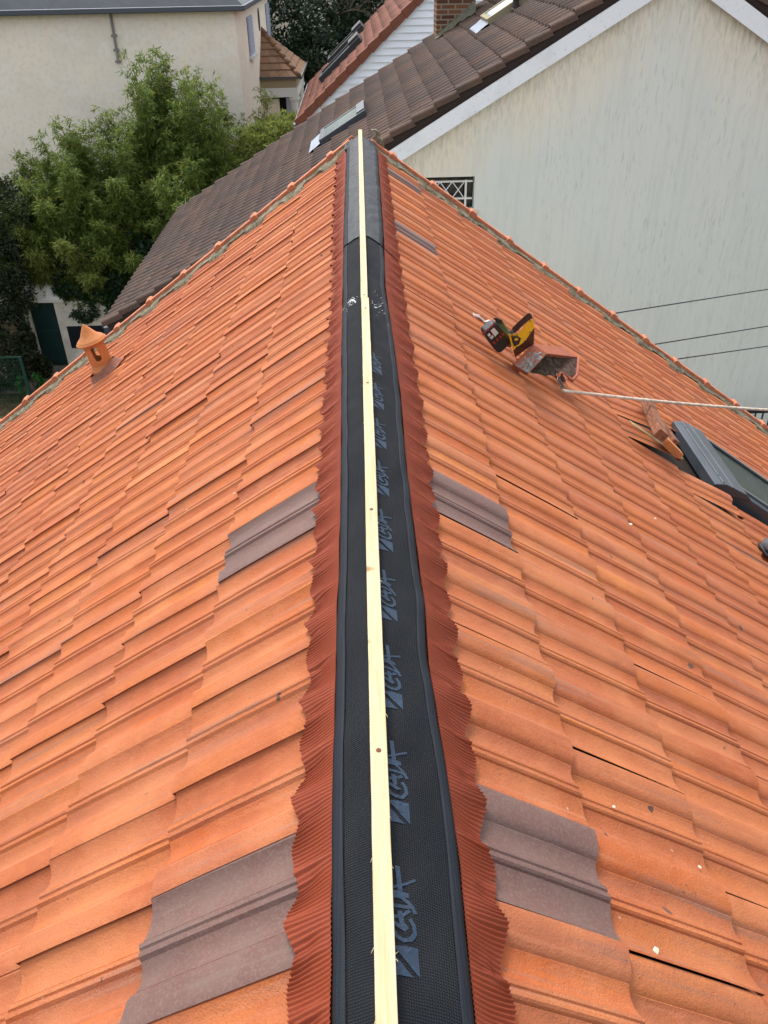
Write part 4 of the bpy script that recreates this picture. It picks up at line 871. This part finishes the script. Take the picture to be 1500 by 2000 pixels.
# ------------------------------------------------------------------ plants
def leafmesh(name,Pn,D,Ln,Wn,m_,parent,fold=.25):
    n=len(Pn); D=D/np.linalg.norm(D,axis=1,keepdims=True); up=RG.normal(size=(n,3))*.6+np.array([0,0,1.]); sd_=np.cross(D,up); sd_/=np.linalg.norm(sd_,axis=1,keepdims=True)+1e-9
    Ln=Ln[:,None]; Wn=Wn[:,None]; mid=Pn+D*Ln*.45
    V=np.stack([Pn,mid+sd_*Wn*.5,Pn+D*Ln,mid-sd_*Wn*.5],1).reshape(-1,3); Fq=np.arange(4*n).reshape(n,4)
    return fast(name,V,Fq,m_,parent)
def leafmat(name,cols,tr=.25,ns=None):
    M=mat(name,cols[0],.55,.3,isl=cols,noise=ns or [(.9,tuple(c*.55 for c in cols[0]),.5,.42,.62)]); n,L,B=nodes(M); T=M.node_tree
    out=[x for x in n if x.type=='OUTPUT_MATERIAL'][0]; tl=n.new('ShaderNodeBsdfTranslucent'); mx=n.new('ShaderNodeMixShader'); mx.inputs[0].default_value=tr
    L(B.inputs['Base Color'].links[0].from_socket,tl.inputs[0]); L(B.outputs[0],mx.inputs[1]); L(tl.outputs[0],mx.inputs[2]); L(mx.outputs[0],out.inputs[0]); return M
m_bam=leafmat('bamboo leaves',[(.18,.27,.05),(.09,.16,.035),(.29,.34,.07),(.14,.21,.042),(.065,.105,.024),(.23,.28,.055),(.35,.37,.09)],.5)
m_bamy=leafmat('yellow green bamboo leaves',[(.26,.31,.06),(.18,.24,.05),(.32,.33,.09),(.13,.18,.04),(.27,.30,.07)],.5)
m_ivy=leafmat('ivy leaves',[(.018,.045,.018),(.028,.065,.022),(.014,.035,.016),(.045,.085,.030)],.12)
m_dk=leafmat('dark evergreen leaves',[(.022,.038,.014),(.035,.052,.018),(.016,.028,.012),(.055,.065,.025)],.12)
m_dkc=leafmat('dark conifer leaves',[(.016,.036,.018),(.024,.050,.022),(.012,.026,.014),(.040,.075,.026)],.1)
m_culm=mat('bamboo culm',(.10,.12,.04),.6,.3,noise=[(3,(.16,.14,.06),.6,.4,.6)])
m_bark=mat('grey brown bark',(.09,.075,.055),.9,.1,bump=[(30,.02,1)])
def bamboo(label,cx,cy,h,nc,spread,m_,seed,lean=(0,0),dens=1.,lf=.15,lo=.16):
    rg=np.random.default_rng(seed); root=thing('bamboo',label,'bamboo','bamboo clumps behind the brown roof',(cx,cy,GZ))
    cm=MB(); Ps=[];Ds=[]
    for c in range(nc):
        a=rg.uniform(0,6.283); r_=rg.uniform(0,.35); hh=h*rg.uniform(.62,1.0); bx_,by_=r_*math.cos(a),r_*math.sin(a)
        la=spread*rg.uniform(.3,1.1); lx,ly=math.cos(a)*la+lean[0],math.sin(a)*la+lean[1]
        pts=[]
        for i in range(13):
            t_=i/12; pts.append(np.array([bx_+lx*t_**2.3,by_+ly*t_**2.3,hh*(t_-.07*la*t_**4)]))
        cm.tube(pts,[.018*(1-.85*i/12) for i in range(13)],5,False)
        pts=np.array(pts); nb=int(60*dens)
        for b in range(nb):
            t_=1-(1-lo)*rg.random()**.85; i=t_*12; j=min(11,int(i)); p=pts[j]+(pts[j+1]-pts[j])*(i-j)
            th=rg.uniform(0,6.283); bl=rg.uniform(.25,.75)*(1.15-t_*.75); dr_=np.array([math.cos(th),math.sin(th),rg.uniform(.15,.9)]); dr_/=np.linalg.norm(dr_)
            nl=int(30*bl/.5)+8; s=rg.random(nl)**.7; 
            Pb=p+dr_*bl*s[:,None]-np.array([0,0,1.])*(.28*bl*s**2)[:,None]+rg.normal(0,.035,(nl,3))
            Dd=dr_*.5+rg.normal(0,.55,(nl,3))+np.array([0,0,-.45]); Ps.append(Pb);Ds.append(Dd)
    Pa=np.concatenate(Ps);Da=np.concatenate(Ds); cm.build('culms',m_culm,root,smooth=True)
    leafmesh('foliage',Pa,Da,rg.uniform(.6,1.2,len(Pa))*lf,rg.uniform(.018,.030,len(Pa))*lf/.13,m_,root); return len(Pa)
def bx_at(px,py,Y): p=atY(px,py,Y); return float(p[0]),float(p[2])-GZ
tot=0
specs=[ # label, top px, top py, Y, culms, spread, mat, lean
('tallest bamboo clump rising in front of the cream wall',300,95,23.5,12,.75,m_bam,(.1,0)),
('tall bamboo clump right of the tallest one',372,150,23.2,12,.8,m_bam,(.15,0)),
('bamboo clump below the drain pipe, left of the tallest one',205,215,22.9,12,1.0,m_bam,(-.2,0)),
('slender bamboo clump against the corner of the cream house',440,215,24.6,9,.6,m_bam,(.1,0)),
('light green bamboo clump beside the porch',505,185,25.0,9,.55,m_bamy,(.1,0)),
('broad bamboo clump at the left before the cream wall',115,285,22.6,12,1.1,m_bam,(-.2,0)),
('bamboo clump at the left picture edge',20,330,22.9,10,1.1,m_bam,(-.2,0)),
('low arching bamboo over the ivy',260,330,22.9,12,1.2,m_bam,(-.1,-.5)),
('yellowish arching bamboo above the garden wall',150,385,22.8,10,1.3,m_bamy,(-.3,-.6)),
('low bamboo clump close to the brown roof edge',370,300,21.6,11,.9,m_bam,(0,-.3)),
('dense low bamboo clump beyond the brown roof verge',455,290,22.6,11,.8,m_bam,(.1,-.2)),
('bamboo clump filling the space right of the drain pipe',250,190,23.4,11,.8,m_bam,(0,0)),
('bamboo clump just right of and behind the tallest one',338,140,23.9,11,.7,m_bam,(.1,0)),
('bamboo clump left of the drain pipe behind the broad one',150,255,23.3,11,.9,m_bam,(-.1,0)),
('bamboo clump at far left near the cream wall foot',65,315,23.2,11,.9,m_bam,(-.1,0)),
('bamboo clump midway between the tallest clump and the porch',412,235,23.6,11,.8,m_bam,(.1,0)),
('yellowish low bamboo at the left over the shrubs',60,410,22.9,9,1.2,m_bamy,(-.4,-.5)),
]
for i,(la,px,py,Y,nc,sp_,mm,ln) in enumerate(specs):
    x_,h_=bx_at(px,py,Y); tot+=bamboo(la,x_-ln[0]*.7,Y,h_*1.07,int(nc*1.7),sp_,mm,100+i,ln,2.1,.155,.52 if i in (7,8,16) else (.34 if i in (5,6,11,14,15) else .16))
print('bamboo leaves',tot)
def shrub(name,label,cat,blobs,n,m_,seed,lf=.07,ratio=.7,trunk=True,group=None,up=.3,holes=.0):
    rg=np.random.default_rng(seed); c0_=blobs[0]; root=thing(name,label,cat,group,(c0_[0],c0_[1],GZ)); Ps=[];Ds=[]
    vols=np.array([b[3]*b[4]*b[5] for b in blobs])**.67; vols/=vols.sum()
    for b,vf in zip(blobs,vols):
        k=int(n*vf); th=rg.normal(size=(k,3)); th/=np.linalg.norm(th,axis=1,keepdims=True); 
        fq=np.array([nz(*(q*2.2+np.array(b[:3])*.7)) for q in th]); rr=(.62+.38*rg.random(k)**.5)*(1+.34*fq)
        p=th*rr[:,None]*np.array(b[3:6])+np.array(b[:3])
        # clumping
        cl=np.array([nz(*(q*2.1)) for q in p]); keep=cl>(-.18+holes); p=p[keep]; thk=th[keep]
        Ps.append(p); Ds.append(thk*.6+rg.normal(0,.6,p.shape)+np.array([0,0,up-.3]))
    Pa=np.concatenate(Ps)-np.array([c0_[0],c0_[1],GZ]); Da=np.concatenate(Ds)
    leafmesh('crown',Pa,Da,rg.uniform(.7,1.3,len(Pa))*lf,rg.uniform(.7,1.2,len(Pa))*lf*ratio,m_,root)
    if trunk:
        t=MB(); top=c0_[2]-GZ; t.tube([(0,0,0),(.05,.03,top*.5),(0,0,top)],[.12,.09,.04],8)
        for b in blobs:
            e=np.array(b[:3])-np.array([c0_[0],c0_[1],GZ]); t.tube([(.05,.03,top*.35),tuple(e*.6+np.array([0,0,top*.18])),tuple(e)],[.06,.04,.015],6)
        t.build('trunk',m_bark,root,smooth=True)
    return root
def blob(px,py,Y,rx,ry,rz): p=atY(px,py,Y); return (float(p[0]),float(p[1]),float(p[2]),rx,ry,rz)
shrub('ivy','dense dark ivy spilling over the garden wall','ivy',[blob(185,560,21.9,1.0,.45,.45),blob(235,560,21.8,.9,.5,.6),blob(140,555,22.,.5,.35,.35),blob(160,600,21.75,.4,.15,.45),blob(250,600,21.8,.7,.3,.35),blob(205,520,22.2,1.2,.6,.55),blob(280,500,22.3,1.0,.7,.7)],26000,m_ivy,5,.085,.85,False)
shrub('shrub','dark evergreen shrub left of the green door','shrub',[blob(-12,620,20.9,.75,.7,1.3),blob(-12,700,20.5,.9,.6,.9),blob(56,705,20.9,.36,.35,.5)],16000,m_dk,6,.085,.6)
shrub('shrub','shadowy shrub at the left edge below the bamboo','shrub',[blob(-15,430,22.2,1.2,.8,1.2),blob(-10,540,21.4,.9,.7,1.3)],14000,m_dk,8,.10,.6)
shrub('shrub','dark shrub climbing in front of the green door foot','shrub',[blob(82,715,21.2,.25,.25,.30),blob(55,665,21.1,.16,.25,.5)],5000,m_dk,9,.07,.6)
shrub('shrub','bright green low shrub beside the green fence post','shrub',[blob(58,748,20.0,.32,.3,.22)],2500,leafmat('bright green leaves',[(.03,.12,.02),(.05,.17,.03),(.02,.08,.015)],.2),10,.08,.7)
shrub('shrub','leafy shrub below the porch beside the brown roof','shrub',[blob(545,262,24.,.7,.5,.5),blob(510,290,23.5,.7,.6,.6),blob(575,250,25.,.5,.5,.35)],9000,m_bamy,11,.10,.5)
# far background trees
shrub('evergreen_tree','round dark evergreen right of the cream house corner','tree',[blob(565,105,37,1.9,1.6,1.9),blob(600,150,36,1.6,1.2,1.3),blob(545,150,36,1.0,1.,1.2)],22000,m_dkc,12,.17,.6)
shrub('evergreen_tree','dark evergreen behind the red brown roof','tree',[blob(650,60,40,1.7,1.5,2.0),blob(640,130,40,1.8,1.5,1.7),blob(625,95,39,1.0,1,1.3)],22000,m_dkc,13,.18,.6)
shrub('cypress','tall narrow cypress behind the red brown roof','tree',[blob(702,10,42,.62,.6,4.2),blob(700,90,42,.8,.8,2.4)],18000,leafmat('cypress leaves',[(.030,.060,.020),(.020,.042,.016),(.045,.080,.028)],.1),14,.16,.4)
shrub('evergreen_tree','shadowy evergreen between cypress and boarded gable','tree',[blob(745,40,43,1.2,1,2.4),blob(770,-10,43,1.4,1,2.6),blob(672,-10,43,1.,1,2.8)],20000,m_dkc,15,.18,.5)
# bare tree
bt=thing('bare_tree','leafless tree above the dark evergreens beside the cream house','tree')
t=MB(); rb_=random.Random(4)
def limb(p,d,l,r_,dep):
    pts=[p]; q=p.copy()
    for k in range(4):
        d=(d+Vector((rb_.gauss(0,.13),rb_.gauss(0,.13),rb_.gauss(0,.08)))).normalized(); q=q+d*l/4; pts.append(q.copy())
    t.tube(pts,[r_*(1-.12*k) for k in range(5)],5,False)
    if dep>0:
        for k in range(3 if dep>2 else 4):
            nd=(d+Vector((rb_.gauss(0,.55),rb_.gauss(0,.55),rb_.gauss(.1,.35)))).normalized(); limb(pts[rb_.choice((2,3,4,4))],nd,l*rb_.uniform(.6,.8),r_*.55,dep-1)
b0=atY(597,150,39); limb(Vector((float(b0[0]),39,GZ)),Vector((0,0,1)),5.0,.16,0); limb(Vector((float(b0[0]),39,GZ+4.9)),Vector((0,0,1)),2.6,.13,5); t.build('branches',m_bark,bt,smooth=True)
bw=MB(); wq=atY(560,0,52); bw.box(-9,9,52,58,GZ,3.0); fb_=thing('house','pale distant house glimpsed behind the bare tree','house'); bw.build('wall',mat('distant pale render',(.50,.46,.38),.95,.1),fb_)
bw=MB(); bw.box(-9.5,9.5,51.6,58.4,3.01,3.4); bw.build('roof',m_slate,fb_)
